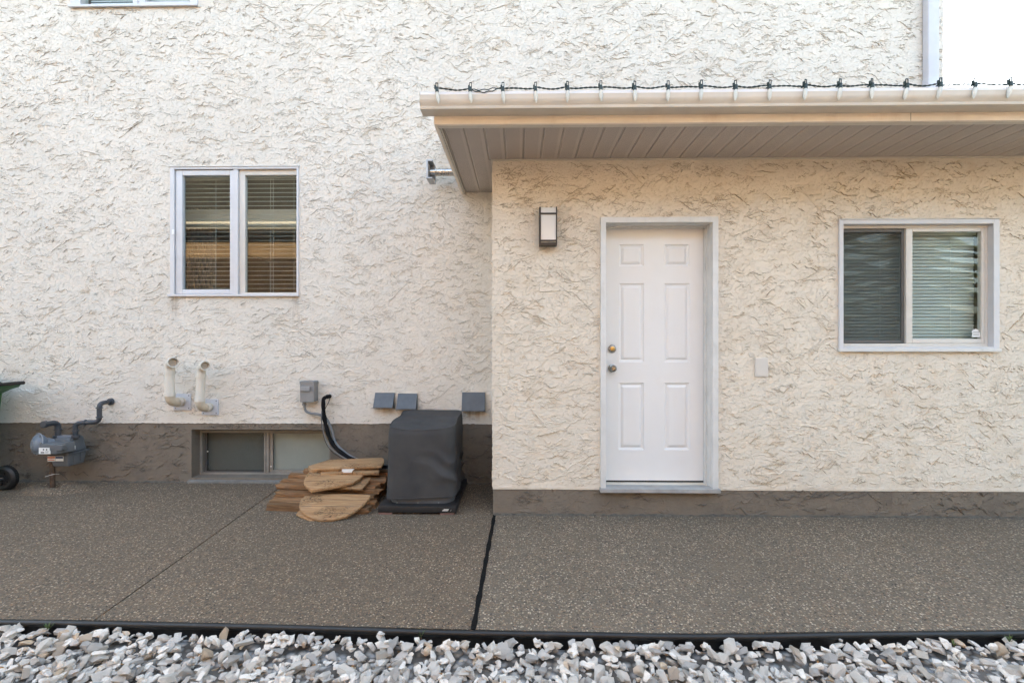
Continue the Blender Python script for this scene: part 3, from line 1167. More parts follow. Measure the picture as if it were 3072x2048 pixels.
def blind(r, y, pitch, depth, tilt, mat, label, cords):
    root = thing('window_blind', label, 'blind', ((r[0] + r[1]) / 2, y, r[2]))
    m = MB()
    m.box(r[0] + 0.004, r[1] - 0.004, y - 0.02, y + 0.02, r[3] - 0.045, r[3] - 0.004)
    m.build('head_rail', mat, root, bevel=0.003)
    me = slat_mesh('slat', r[1] - r[0] - 0.012, depth, mat, tilt)
    z = r[3] - 0.06
    k = 0
    while z > r[2] + 0.02:
        inst('slat', me, root, ((r[0] + r[1]) / 2, y, z + random.uniform(-0.0008, 0.0008)), (0, random.uniform(-0.0006, 0.0006), 0))
        z -= pitch
    m = MB()
    m.box(r[0] + 0.006, r[1] - 0.006, y - depth * 0.45, y + depth * 0.45, r[2] + 0.003, r[2] + 0.014)
    m.build('bottom_rail', mat, root, bevel=0.002)
    for cx in cords:
        m = MB()
        m.tube([(cx, y - depth / 2 - 0.002, r[3] - 0.03), (cx, y - depth / 2 - 0.002, r[2] + 0.01)], 0.0011, 5)
        m.build('cord', M['cord'], root)
    return root


# --- the tall two-light window on the house wall
win = part_empty('window', house)
m = MB()
y0 = YH - 0.012
inn = frame_ring(m, (W1[0] - 0.004, W1[1] + 0.004, W1[2] - 0.004, W1[3] + 0.004), (0.040, 0.020, 0.016, 0.022), y0, YH + 0.075)
xm0, xm1 = AX(701, YH), AX(714, YH)
m.box(xm0, xm1, YH - 0.004, YH + 0.075, inn[2], inn[3])
m.build('frame', M['white_vinyl'], win, bevel=0.003)
m = MB()
m.box(W1[0] - 0.02, W1[1] + 0.012, YH - 0.028, YH - 0.0125, W1[2] - 0.010, W1[2] + 0.012)
m.build('sill', M['white_vinyl'], win, bevel=0.003)
m = MB()
m.box(W1[0] - 0.012, W1[1] + 0.012, YH - 0.02, YH - 0.001, W1[3] + 0.0045, W1[3] + 0.010)
m.build('drip_cap', M['grey_trim'], win)
m = MB()
s1 = frame_ring(m, (inn[0] + 0.004, xm0 - 0.003, inn[2] + 0.004, inn[3] - 0.004), (0.066, 0.038, 0.045, 0.052), YH + 0.004, YH + 0.05)
m.build('casement_sash', M['white_vinyl'], win, bevel=0.007, seg=3, smooth=0.4)
m = MB()
s2 = frame_ring(m, (xm1 + 0.002, inn[1] - 0.001, inn[2] + 0.001, inn[3] - 0.001), (0.058, 0.006, 0.018, 0.050), YH + 0.018, YH + 0.06)
m.build('fixed_sash', M['cream_vinyl'], win, bevel=0.006, seg=3, smooth=0.4)
pane(s1, YH + 0.030, win, M['glass'])
pane(s2, YH + 0.042, win, M['glass'])
m = MB()
p = A(523, 697, YH)
m.box(p[0] - 0.01, p[0] + 0.014, YH - 0.02, YH - 0.0125, p[2] - 0.024, p[2] + 0.024)
m.build('latch', M['gutter_lip'], win, bevel=0.004)
room(W1, YH + 0.17, 2.4, win, M['room'])
blind((W1[0] + 0.05, W1[1] - 0.005, W1[2] + 0.015, W1[3] - 0.02), YH + 0.115, 0.0438, 0.025, R(3), M['blind'],
      'pale slatted blind hanging open behind the two-light window', [AX(648, YH + .1), AX(812, YH + .1), AX(820, YH + .1), AX(882, YH + .1)])
# a curtain and a dark cabinet standing in that room
m = MB()
for k in range(14):
    xx = AX(565, YH + 0.5) + k * 0.022
    m.tube([(xx, YH + 0.5 + 0.012 * math.sin(k * 2.1), W1[2] - 0.3), (xx, YH + 0.5 + 0.012 * math.sin(k * 2.1), W1[3] - 0.25)], 0.016, 8)
tag(m.build('curtain', M['curtain'], origin=(0, 0, 0)), 'narrow drawn curtain inside the two-light window, left pane', 'curtain')

# --- window at the top edge of the picture
win = part_empty('window', house)
m = MB()
inn = frame_ring(m, (WU[0] - 0.004, WU[1] + 0.004, WU[2] - 0.004, WU[3] + 0.004), (0.10, 0.030, 0.012, 0.022), YH - 0.012, YH + 0.075)
um0, um1 = AX(399, YH), AX(413, YH)
m.box(um0, um1, YH - 0.004, YH + 0.075, inn[2], inn[3])
m.build('frame', M['white_vinyl'], win, bevel=0.003)
m = MB()
m.box(WU[0] - 0.014, WU[1] + 0.012, YH - 0.03, YH - 0.0125, WU[2] - 0.012, WU[2] + 0.010)
m.build('sill', M['white_vinyl'], win, bevel=0.003)
m = MB()
u2 = frame_ring(m, (um1 + 0.002, inn[1] - 0.002, inn[2] + 0.002, inn[3] - 0.002), (0.07, 0.06, 0.045, 0.05), YH + 0.004, YH + 0.05)
m.build('casement_sash', M['white_vinyl'], win, bevel=0.007, seg=3, smooth=0.4)
pane((inn[0], um0, inn[2], inn[3]), YH + 0.042, win, M['glass'])
pane(u2, YH + 0.030, win, M['glass'])
room(WU, YH + 0.17, 2.0, win, M['room'], 0.1)
blind((WU[0] + 0.08, WU[1] - 0.01, WU[2] + 0.005, WU[3] - 0.02), YH + 0.115, 0.024, 0.025, R(55), M['blind'],
      'closed pale blind behind the window cut off by the top of the picture', [AX(330, YH + .1)])

# --- basement window in the foundation
win = part_empty('window', house)
YB = YH + 0.125
bx0, bx1 = AX(597, YB), AX(992, YB)
bz1 = AZ(800, 1290, YB)
bz0 = AZ(800, 1424, YB)
m = MB()
inn = frame_ring(m, (bx0, bx1, bz0, bz1), (0.030, 0.018, 0.02, 0.026), YB, YB + 0.055)
bm0, bm1 = AX(791, YB), AX(805, YB)
m.box(bm0, bm0 + 0.018, YB + 0.004, YB + 0.05, inn[2], inn[3])
m.box(bm0 + 0.022, bm1, YB + 0.008, YB + 0.05, inn[2], inn[3])
m.build('frame', M['old_frame'], win, bevel=0.003)
m = MB()
bs1 = frame_ring(m, (inn[0], bm0, inn[2], inn[3]), (0.018, 0.006, 0.010, 0.006), YB + 0.02, YB + 0.04)
bs1 = frame_ring(m, bs1, (0.016, 0.0, 0.004, 0.0), YB + 0.034, YB + 0.048)
m.build('screen_frame', M['dark_frame'], win, bevel=0.002)
m = MB()
bs2 = frame_ring(m, (bm1, inn[1], inn[2], inn[3]), (0.034, 0.004, 0.024, 0.010), YB + 0.022, YB + 0.044)
m.build('sash', M['old_frame'], win, bevel=0.003)
pane(bs1, YB + 0.036, win, M['glass_basement'])
pane(bs2, YB + 0.034, win, M['glass_basement'])
m = MB()
m.box(bs1[0] - 0.004, bs1[1] + 0.004, YB + 0.03, YB + 0.0305, bs1[2] - 0.004, bs1[3] + 0.004)
m.build('insect_screen', M['screen'], win)
m = MB()
m.face([(bs1[0] - 0.05, YB + 0.056, bs1[2] - 0.05), (bs2[1] + 0.05, YB + 0.056, bs2[2] - 0.05), (bs2[1] + 0.05, YB + 0.056, bs2[3] + 0.05), (bs1[0] - 0.05, YB + 0.056, bs1[3] + 0.05)])
m.build('window_shade', M['room_light'], win)
m = MB()
m.prism([(WB[0] - 0.02, YH - 0.03, 0.0), (WB[0] - 0.02, YB + 0.03, 0.0), (WB[0] - 0.02, YB + 0.03, bz0 + 0.002), (WB[0] - 0.02, YB - 0.002, bz0 + 0.001), (WB[0] - 0.02, YH - 0.03, 0.022)], (WB[1] - WB[0] + 0.06, 0, 0))
m.build('sill', M['concrete'], win, bevel=0.004)
for (px, py) in ((624, 1353), (814, 1398)):
    m = MB()
    p = A(px, py, YB + 0.02)
    m.lathe([(0.006, 0), (0.007, 0.006), (0.003, 0.009)], p, (0, -1, 0), 10)
    m.build('catch', M['label_white'], win, smooth=0.6)

# --- garage slider window
win = part_empty('window', house)
m = MB()
c0 = frame_ring(m, (W2[0] - 0.004, W2[1] + 0.004, W2[2] - 0.004, W2[3] + 0.004), (0.034, 0.046, 0.030, 0.036), YG - 0.016, YG + 0.095)
m.build('frame', M['white_vinyl'], win, bevel=0.004)
m = MB()
m.box(W2[0] - 0.010, W2[1] + 0.010, YG - 0.022, YG - 0.0005, W2[3] + 0.0045, W2[3] + 0.010)
m.build('drip_cap', M['grey_trim'], win)
m = MB()
m.box(W2[0] - 0.014, W2[1] + 0.008, YG - 0.03, YG - 0.0165, W2[2] - 0.012, W2[2] + 0.012)
m.build('sill', M['grey_trim'], win, bevel=0.003)
m = MB()   # track
t0 = frame_ring(m, c0, (0.004, 0.018, 0.026, 0.022), YG + 0.03, YG + 0.09)
m.build('track', M['cream_vinyl'], win, bevel=0.003)
xm0, xm1 = AX(2719, YG + 0.03), AX(2727, YG + 0.03)
m = MB()
sc_r = frame_ring(m, (t0[0], xm0, t0[2] + 0.004, t0[3]), (0.005, 0.022, 0.022, 0.026), YG + 0.050, YG + 0.062)
m.build('screen_frame', M['dark_frame'], win, bevel=0.003)
m = MB()
m.box(sc_r[0], sc_r[1], YG + 0.056, YG + 0.0565, sc_r[2], sc_r[3])
m.build('insect_screen', M['screen'], win)
m = MB()
s2 = frame_ring(m, (xm0 + 0.001, t0[1], t0[2] + 0.001, t0[3] + 0.001), (0.052, 0.026, 0.036, 0.028), YG + 0.034, YG + 0.070)
m.build('sliding_sash', M['cream_vinyl'], win, bevel=0.005, seg=3, smooth=0.4)
pane(s2, YG + 0.046, win, M['glass_garage'])
pane(sc_r, YG + 0.074, win, M['glass_garage'])
for px in (2532, 2622, 2712):
    m = MB()
    p = A(px, 1042, YG + 0.028)
    m.box(p[0] - 0.009, p[0] + 0.009, YG + 0.0285, YG + 0.0295, p[2] - 0.003, p[2] + 0.003)
    m.build('weep_hole', M['ink'], win)
m = MB()   # house-shaped sticker
a = A(2914, 1011, YG + 0.045)
b = A(2941, 986, YG + 0.045)
w, hh = b[0] - a[0], b[2] - a[2]
m.prism([(a[0] + w * u, YG + 0.0452, a[2] + hh * v) for u, v in ((0.05, 0), (0.98, 0), (0.95, 0.45), (1.0, 0.55), (0.82, 0.62), (0.8, 0.85), (0.5, 1.0), (0.2, 0.88), (0, 0.65), (0.12, 0.5))], (0, 0.0006, 0))
stk = m.build('sticker', M['label_white'], win)
m = MB()
for v in (0.22, 0.40, 0.58):
    m.box(a[0] + w * 0.18, a[0] + w * 0.85, YG + 0.0446, YG + 0.0451, a[2] + hh * v, a[2] + hh * (v + 0.055))
m.build('sticker_print', M['grey_box'], stk)
room(W2, YG + 0.152, 0.6, win, M['room'], 0.0)
blind((c0[0] + 0.02, c0[1] - 0.02, c0[2] + 0.03, c0[3] - 0.02), YG + 0.118, 0.0272, 0.031, R(66), M['blind_closed'],
      'closed grey blind behind the sliding window beside the white door', [AX(2640, YG + .1), AX(2852, YG + .1)])

# --- door
door = part_empty('door', house)
YD = YG + 0.135
m = MB()
cas = frame_ring(m, (DR[0] - 0.006, DR[1] + 0.006, AZ(1900, 1468, YG) + 0.002, DR[3] + 0.006), (0.042, 0.042, 0.0, 0.042), YG - 0.022, YG + 0.02)
m.build('casing', M['grey_trim'], door, bevel=0.008, seg=3, smooth=0.4)
m = MB()
zs = AZ(1900, 1440, YD)
jm = frame_ring(m, (cas[0] - 0.012, cas[1] + 0.012, AZ(1900, 1468, YG) + 0.004, cas[3] + 0.012), (0.014, 0.014, 0.0, 0.014), YG + 0.021, YG + 0.18)
jm2 = frame_ring(m, jm, (0.012, 0.012, 0.0, 0.012), YG + 0.09, YD - 0.004)
m.build('jamb', M['grey_trim'], door, bevel=0.002)
# slab with six moulded panels, one continuous heightfield
sx0, sx1 = jm[0] + 0.003, jm[1] - 0.003
sz0, sz1 = zs, jm[3] - 0.004
pan = []
for (a, b, c, d) in ((1857, 733, 1931, 799), (1993, 733, 2067, 799), (1857, 850, 1932, 1086), (1992, 850, 2069, 1086), (1856, 1148, 1932, 1349), (1993, 1148, 2068, 1349)):
    pan.append(rect(a, b, c, d, YD))
def levels(lo, hi):
    d = [0, 0.007, 0.012, 0.018, 0.034, 0.040]
    return [lo + v for v in d] + [hi - v for v in reversed(d)]
def mold(d):
    pts = [(0, 0), (0.007, 0.009), (0.012, 0.009), (0.018, 0.0135), (0.034, 0.004), (0.040, 0.002), (9, 0.002)]
    for (a, ha), (b, hb) in zip(pts, pts[1:]):
        if d <= b:
            return ha + (hb - ha) * (d - a) / (b - a)
    return 0.0015
xs = sorted({sx0, sx1} | {v for r in pan for v in levels(r[0], r[1])})
zs_ = sorted({sz0, sz1} | {v for r in pan for v in levels(r[2], r[3])})
def depth(x, z):
    for r in pan:
        d = min(x - r[0], r[1] - x, z - r[2], r[3] - z)
        if d > 0:
            return mold(d)
    return 0.0
m = MB()
vv = [(x, YD + depth(x, z), z) for z in zs_ for x in xs]
nx = len(xs)
ff = [(j * nx + i, j * nx + i + 1, (j + 1) * nx + i + 1, (j + 1) * nx + i) for j in range(len(zs_) - 1) for i in range(nx - 1)]
m.add(vv, ff)
m.box(sx0, sx1, YD + 0.02, YD + 0.045, sz0, sz1)
for a_, b_ in (((sx0, sz0), (sx0, sz1)), ((sx0, sz1), (sx1, sz1)), ((sx1, sz1), (sx1, sz0)), ((sx1, sz0), (sx0, sz0))):
    m.face([(a_[0], YD, a_[1]), (b_[0], YD, b_[1]), (b_[0], YD + 0.02, b_[1]), (a_[0], YD + 0.02, a_[1])])
m.build('slab', M['white_paint'], door)
m = MB()
p = A(1836, 1046, YD)
m.lathe([(0.0335, 0), (0.0335, 0.006), (0.030, 0.014), (0.024, 0.018), (0.0195, 0.019)], p, (0, -1, 0), 28)
db = m.build('deadbolt', M['nickel'], door, smooth=0.6)
m = MB()
m.lathe([(0.019, 0.017), (0.018, 0.023), (0.011, 0.0245), (0.0105, 0.022), (0.004, 0.0222)], p, (0, -1, 0), 24)
m.build('lock_cylinder', M['brass'], db, smooth=0.6)
m = MB()
p = A(1836, 1104, YD)
m.lathe([(0.0335, 0), (0.033, 0.006), (0.022, 0.012), (0.014, 0.016), (0.0135, 0.028), (0.020, 0.034), (0.027, 0.044), (0.0285, 0.054), (0.025, 0.064), (0.017, 0.069), (0.0155, 0.066), (0.010, 0.066), (0.009, 0.069), (0.004, 0.069)], p, (0, -1, 0), 28)
m.build('knob', M['nickel'], door, smooth=0.7)
m = MB()
m.box(DR[0] - 0.012, DR[1] + 0.014, YG - 0.05, YG + 0.02, AZ(1900, 1478, YG - .05), AZ(1900, 1469, YG - .05) + 0.006)
m.prism([(cas[0] - 0.004, YG + 0.02, AZ(1900, 1478, YG - .05) + 0.002), (cas[0] - 0.004, YG + 0.02, AZ(1900, 1469, YG - .05) + 0.007), (cas[0] - 0.004, YD - 0.03, zs - 0.020), (cas[0] - 0.004, YD + 0.05, zs - 0.016), (cas[0] - 0.004, YD + 0.05, AZ(1900, 1478, YG - .05) + 0.002)], (cas[1] - cas[0] + 0.008, 0, 0))
m.build('threshold', M['sill_wood'], door, bevel=0.003)
m = MB()
m.box(sx0 + 0.002, sx1 - 0.002, YD + 0.008, YD + 0.03, zs - 0.015, zs - 0.001)
m.build('door_sweep', M['ink'], door)

# ================================================================ THINGS ON THE WALLS
# wall lamp
lp0, lp1 = A(1614, 745, YG), A(1668, 628, YG)
lx0, lx1, lz0, lz1 = lp0[0] + 0.006, lp1[0] + 0.002, lp0[2] + 0.008, lp1[2] - 0.004
lamp = thing('wall_lamp', 'black framed wall lantern with frosted white glass left of the door', 'lamp', ((lx0 + lx1) / 2, YG, lz0))
LD = 0.085
m = MB()
m.box(lx0 + 0.006, lx1 - 0.006, YG - 0.012, YG - 0.0005, lz0 + 0.004, lz1 - 0.004)
m.build('back_plate', M['black_metal'], lamp)
m = MB()
m.box(lx0, lx0 + 0.012, YG - LD, YG - 0.0125, lz0, lz1)
m.build('side_frame', M['black_metal'], lamp, bevel=0.002)
m = MB()
m.box(lx1 - 0.008, lx1, YG - LD, YG - 0.0125, lz0, lz1)
m.build('side_frame', M['black_metal'], lamp, bevel=0.002)
for za, zb_ in ((AZ(1640, 643, YG - LD), AZ(1640, 638, YG - LD)), (AZ(1640, 724, YG - LD), AZ(1640, 719, YG - LD))):
    m = MB()
    m.box(lx0 + 0.0125, lx1 - 0.0085, YG - LD - 0.001, YG - LD + 0.006, za, zb_)
    m.build('cross_bar', M['black_metal'], lamp, bevel=0.001)
m = MB()
m.box(lx0 + 0.0125, lx1 - 0.0085, YG - LD + 0.002, YG - 0.013, lz0, lz0 + 0.022)
m.build('base_tray', M['black_metal'], lamp, bevel=0.002)
m = MB()
m.box(lx0 + 0.0125, lx1 - 0.0085, YG - LD + 0.0065, YG - 0.014, lz0 + 0.0225, lz1 - 0.003)
m.build('glass_shade', M['opal'], lamp, bevel=0.004)
# blank plate
a, b = A(2263, 1130, YG), A(2303, 1073, YG)
cp = thing('wall_cover_plate', 'blank cream cover plate on the garage wall between door and window', 'cover plate', ((a[0] + b[0]) / 2, YG, a[2]))
m = MB()
m.box(a[0], b[0], YG - 0.009, YG - 0.0005, a[2], b[2])
m.build('plate', M['cream_vinyl'], cp, bevel=0.003)
m = MB()
m.box(a[0] + 0.008, b[0] - 0.008, YG - 0.0115, YG - 0.0092, a[2] + 0.008, b[2] - 0.008)
m.build('lid', M['cream_vinyl'], cp, bevel=0.001)


# vent hoods
def hood(TL, TR, BL, BR, prot, label, groupname='dryer vent hoods'):
    x0, x1 = AX(TL[0], YH), AX(TR[0], YH)
    z1 = AZ(TL[0], TL[1], YH)
    z0 = AZ(BL[0], BL[1], YH - prot)
    root = thing('vent_hood', label, 'vent hood', ((x0 + x1) / 2, YH, z0), groupname)
    m = MB()   # sloped shell: front flap, two cheeks, open below
    t = 0.003
    yt = YH - 0.012
    m.prism([(x0, yt, z1), (x0, YH - prot, z0), (x0, YH - prot + t * 2, z0), (x0, yt + t * 2, z1 - t)], (x1 - x0, 0, 0))
    m.build('flap', M['hood'], root, bevel=0.001)
    for xa in (x0 + 0.0005, x1 - t - 0.0005):
        m = MB()
        m.prism([(xa, yt + t * 2 + 0.001, z1 - t), (xa, YH - prot + t * 2 + 0.001, z0 - 0.002), (xa, YH - 0.001, z0 - 0.014), (xa, YH - 0.001, z1 - t)], (t, 0, 0))
        m.build('cheek', M['hood'], root)
    m = MB()
    m.box(x0 + 0.004, x1 - 0.004, YH - 0.006, YH - 0.001, z0 - 0.006, z1 - 0.004)
    m.build('back_plate', M['hood_in'], root)
    m = MB()
    m.box(x0 + 0.004, x1 - 0.004, YH - prot * 0.75, YH - 0.007, z0 + 0.008, z0 + 0.012)
    m.build('damper', M['hood_in'], root)
    m = MB()
    m.box(x0 - 0.006, x1 + 0.006, YH - 0.009, YH - 0.0005, z1 + 0.0005, z1 + 0.007)
    m.box(x0 - 0.008, x0 - 0.001, YH - 0.007, YH - 0.0005, z0 - 0.010, z1 + 0.0004)
    m.box(x1 + 0.001, x1 + 0.008, YH - 0.007, YH - 0.0005, z0 - 0.010, z1 + 0.0004)
    m.build('caulk', M['stucco_house'], root, bevel=0.002)
    m = MB()
    m.box(x0 + 0.001, x1 - 0.001, YH - prot - 0.0035, YH - prot - 0.0002, z0 - 0.001, z0 + 0.006)
    m.build('flap_lip', M['hood'], root)
    return root


hood((1127, 1177), (1184.5, 1177), (1119, 1223), (1177, 1224), 0.085, 'slate grey sloped vent hood, leftmost of three, above the covered unit')
hood((1195, 1179.5), (1253, 1180), (1187, 1227), (1246, 1228), 0.085, 'slate grey vent hood in the middle, close beside the leftmost hood')
hood((1387, 1176), (1456, 1176), (1384, 1233), (1452, 1234), 0.07, 'larger slate grey vent hood alone by the garage corner')


# plastic vent pipes
def vent_pipe(plate, hole, low, top, mouth, r, label):
    px0, py0, px1, py1 = plate
    x0, z1 = A(px0, py0, YH)[0], A(px0, py0, YH)[2]
    x1, z0 = A(px1, py1, YH)[0], A(px1, py1, YH)[2]
    hp = Vector(A(hole[0], hole[1], YH))
    root = thing('vent_pipe', label, 'vent pipe', (hp.x, YH, z0), 'plastic furnace vent pipes')
    m = MB()
    m.box(x0, x1, YH - 0.014, YH - 0.0005, z0, z1)
    pl = m.build('mounting_plate', M['plate_grey'], root, bevel=0.002)
    for sx in (x0 + 0.018, x1 - 0.018):
        for sz in (z0 + 0.018, z1 - 0.018):
            m = MB()
            m.lathe([(0.005, 0), (0.005, 0.0015), (0.003, 0.003)], (sx, YH - 0.014, sz), (0, -1, 0), 8)
            m.build('screw', M['ink'], pl)
    yl = low[1]
    lowp = Vector((hp.x + low[0], yl, hp.z))
    topp = Vector((lowp.x + top[0], yl, top[1]))
    dirm = Vector(mouth).normalized()
    # lower bend
    bend = arc((hp.x, YH - 0.06, hp.z), lowp, lowp + Vector((0, 0, 0.085)), 9)
    m = MB()
    m.tube([(hp.x, YH - 0.004, hp.z)] + bend, r, 20, cap=False)
    m.build('lower_elbow', M['pvc_elbow'], root, smooth=0.7)
    m = MB()
    m.lathe([(r + 0.002, 0), (r + 0.006, 0.001), (r + 0.006, 0.03), (r + 0.002, 0.032)], (hp.x, YH - 0.045, hp.z), (0, -1, 0), 22, cap=False)
    m.build('collar', M['pvc'], root, smooth=0.6)
    s = lowp + Vector((0, 0, 0.07))
    ax = (topp - s).normalized()
    m = MB()
    m.lathe([(r + 0.001, 0), (r + 0.006, 0.0), (r + 0.006, 0.030), (r + 0.001, 0.031)], s, ax, 22, cap=False)
    m.build('collar', M['pvc'], root, smooth=0.6)
    m = MB()
    m.tube([s, topp], r * 0.97, 22, cap=False)
    m.build('riser', M['pvc'], root, smooth=0.7)
    m = MB()
    m.lathe([(r + 0.001, -0.03), (r + 0.006, -0.03), (r + 0.006, 0.0), (r + 0.001, 0.001)], topp, ax, 22, cap=False)
    m.build('collar', M['pvc'], root, smooth=0.6)
    # upper bend turned towards the yard, with a hollow mouth
    c = topp + Vector((0, 0, 0.078))
    up = [topp] + arc(topp + Vector((0, 0, 0.008)), c, c + dirm * 0.075, 9) + [c + dirm * 0.098]
    m = MB()
    m.tube(up, r, 22, cap=False)
    m.build('upper_elbow', M['pvc'], root, smooth=0.7)
    m = MB()
    end = c + dirm * 0.075
    m.lathe([(r + 0.001, 0), (r + 0.007, 0.001), (r + 0.007, 0.034), (r + 0.0005, 0.035), (r - 0.003, 0.030), (r - 0.005, -0.03)], end, dirm, 24, cap=False)
    rim = m.build('mouth_rim', M['pvc'], root, smooth=0.5)
    m = MB()
    m.lathe([(r - 0.001, -0.004), (r - 0.001, -0.002), (0.004, -0.006)], end, dirm, 22)
    m.build('mouth_shade_disc', M['pipe_shade'], rim, smooth=0.6)  # added disc whose brown stands for the shaded inside of the pipe
    return root


vent_pipe((524, 1180, 575, 1229), (548, 1203), (0.0, YH - 0.165), (0.0, AZ(510, 1112, YH - .165)), (0.8, -0.6, 0.05), 0.042,
          'taller cream plastic vent pipe, nearer the gas meter, on a square grey plate')
vent_pipe((608, 1196, 657, 1244), (632, 1219), (0.0, YH - 0.15), (0.012, AZ(611, 1122, YH - .15)), (0.8, -0.6, 0.05), 0.038,
          'shorter cream plastic vent pipe, nearer the disconnect box, on a square grey plate')

# disconnect box with its conduit
bz1_, bz0_ = AZ(910, 1143, YH - 0.1), AZ(910, 1206, YH - 0.1)
bxa, bxb = AX(899.5, YH - 0.1), AX(942, YH - 0.1)
box = thing('disconnect_box', 'small grey electrical disconnect box on the stucco wall', 'electrical box', ((bxa + bxb) / 2, YH, bz0_))
m = MB()
m.box(bxa + 0.003, bxb - 0.003, YH - 0.094, YH - 0.0005, bz0_ + 0.002, bz1_ - 0.004)
m.build('enclosure', M['grey_box'], box, bevel=0.004)
m = MB()
m.box(bxa - 0.002, bxb + 0.002, YH - 0.102, YH - 0.006, bz1_ - 0.03, bz1_)
m.build('hood_cap', M['grey_box'], box, bevel=0.004)
m = MB()
m.box(bxa + 0.002, bxb - 0.002, YH - 0.100, YH - 0.0945, bz0_, bz1_ - 0.031)
m.build('front_cover', M['grey_box'], box, bevel=0.003)
m = MB()
m.box(bxa + 0.012, bxb - 0.034, YH - 0.116, YH - 0.1005, AZ(910, 1173, YH - .11), AZ(910, 1159, YH - .11))
m.build('handle', M['grey_box_pale'], box, bevel=0.005, seg=3, smooth=0.5)
cp0 = Vector(A(913, 1207, YH - 0.05))
cp0.z = bz0_ + 0.002
m = MB()
m.lathe([(0.018, 0), (0.018, 0.02), (0.021, 0.022), (0.021, 0.036), (0.015, 0.04)], cp0, (0, 0, -1), 14)
m.build('conduit_fitting', M['grey_box'], box, smooth=0.6)
cpath = catmull([cp0 + Vector((0, 0, -0.03)), A(917, 1231, YH - 0.05), A(932, 1239, YH - 0.05), A(958, 1243, YH - 0.045), A(980, 1256, YH - 0.04),
                 A(996, 1292, YH - 0.05), A(1006, 1325, YH - 0.07), A(1030, 1352, YH - 0.11), A(1068, 1376, YH - 0.17), A(1130, 1392, YH - 0.24)], 6)
m = MB()
m.tube(cpath, 0.0115, 10)
m.build('flexible_conduit', M['conduit'], box, smooth=0.8)

# insulated refrigerant line
ln = thing('refrigerant_line', 'black foam-covered line curving from wall down to the covered unit', 'pipe', A(989, 1188, YH))
lpath = catmull([A(991, 1188, YH + 0.02), A(985, 1188.5, YH - 0.04), A(974, 1193, YH - 0.075), A(970, 1205, YH - 0.085), A(972, 1245, YH - 0.085), A(980, 1285, YH - 0.09), A(993, 1322, YH - 0.11),
                 A(1015, 1350, YH - 0.14), A(1060, 1378, YH - 0.19), A(1120, 1396, YH - 0.24), A(1170, 1402, YH - 0.27)], 7)
m = MB()
m.tube(lpath, 0.0195, 12, rs=[0.0185 + 0.0016 * math.sin(i * 0.9) + (0.003 if i in (29, 30, 43) else 0) for i in range(len(lpath))])
m.build('insulation', M['rubber'], ln, smooth=0.8)
for off, sag in ((-0.028, 0.0), (-0.033, 0.018)):
    m = MB()
    pth = []
    for i, q in enumerate(lpath[24:]):
        t = i / (len(lpath) - 25)
        pth.append(q + Vector((off * math.sin(math.pi * min(1, t * 1.4)) ** 0.7 - 0.004, -0.012, -sag * math.sin(math.pi * t) - 0.012)))
    m.tube(pth, 0.0035, 6)
    m.build('control_wire', M['wire'] if sag else M['conduit'], ln, smooth=0.8)
m = MB()
m.tube(catmull([A(990, 1194, YH - 0.02), A(986, 1206, YH - 0.06), A(979, 1219, YH - 0.075), A(975, 1228, YH - 0.08)], 6), 0.003, 6)
m.build('tie_wire', M['wire'], ln)

# direct vent beside the eave
YV = YH - 0.18
v0, v1 = A(1284, 545, YV), A(1300, 489, YV)
dv = thing('flue_vent', 'galvanised flue vent with square grey cap beside the garage eave', 'flue vent', ((v0[0] + v1[0]) / 2, YV, v0[2]))
zc = (v0[2] + v1[2]) / 2
m = MB()
m.box(v0[0], v0[0] + 0.016, YV - 0.085, YV + 0.085, v0[2], v1[2])
m.box(v0[0] + 0.0165, v0[0] + 0.058, YV + 0.05, YV + 0.085, v0[2], v1[2] - 0.001)
m.box(v0[0] + 0.0165, v0[0] + 0.058, YV - 0.085, YV + 0.0495, v1[2] - 0.016, v1[2] - 0.001)
m.box(v0[0] + 0.0165, v0[0] + 0.058, YV - 0.085, YV + 0.0495, v0[2] + 0.001, v0[2] + 0.012)
m.build('cap', M['steel_cap'], dv, bevel=0.003)
m = MB()
pz = AZ(1330, 517, YV)
m.lathe([(0.034, 0), (0.034, 0.05), (0.037, 0.052), (0.037, 0.066), (0.034, 0.068), (0.034, 0.12), (0.037, 0.122), (0.037, 0.132), (0.034, 0.134), (0.034, 0.42)], (v0[0] + 0.02, YV, pz), (1, 0, 0), 22)
m.build('pipe', M['steel'], dv, smooth=0.5)

# string of bulbs on the gutter
bx = [1004, 1080, 1155, 1230, 1304, 1380, 1458, 1535, 1611, 1690, 1768, 1850, 1930, 2003, 2083, 2160, 2240, 2321]
bx = [v * 3072 / 2352 for v in bx] + [2402 * 3072 / 2352]
YL = YF - 0.128
zl = GB + 0.104
ls = thing('string_lights', 'string of unlit frosted bulbs on dark cord clipped along the gutter', 'string lights', (AX(bx[0], YL), YL, zl))
mb = MB()
mb.lathe([(0.0095, 0), (0.0120, -0.012), (0.0128, -0.024), (0.0118, -0.042), (0.0088, -0.058), (0.004, -0.070), (0.0006, -0.077)], (0, 0, 0), (0, 0, 1), 9)
bulb_me = mb.mesh('bulb', M['bulb'])
mb = MB()
mb.lathe([(0.0075, 0), (0.0115, 0.001), (0.0118, 0.014), (0.010, 0.017), (0.0098, 0.030), (0.006, 0.032)], (0, 0, 0), (0, 0, 1), 10)
sock_me = mb.mesh('socket', M['cord_green'], smooth=0.6)
mb = MB()   # clip with an eyelet
mb.box(-0.0085, 0.0085, -0.004, 0.004, 0.018, 0.034)
mb.box(-0.0085, -0.0045, -0.003, 0.003, 0.0342, 0.056)
mb.box(0.0045, 0.0085, -0.003, 0.003, 0.0342, 0.056)
mb.box(-0.0085, 0.0085, -0.003, 0.003, 0.0562, 0.061)
mb.box(-0.016, -0.0087, 0.000, 0.010, 0.022, 0.046)
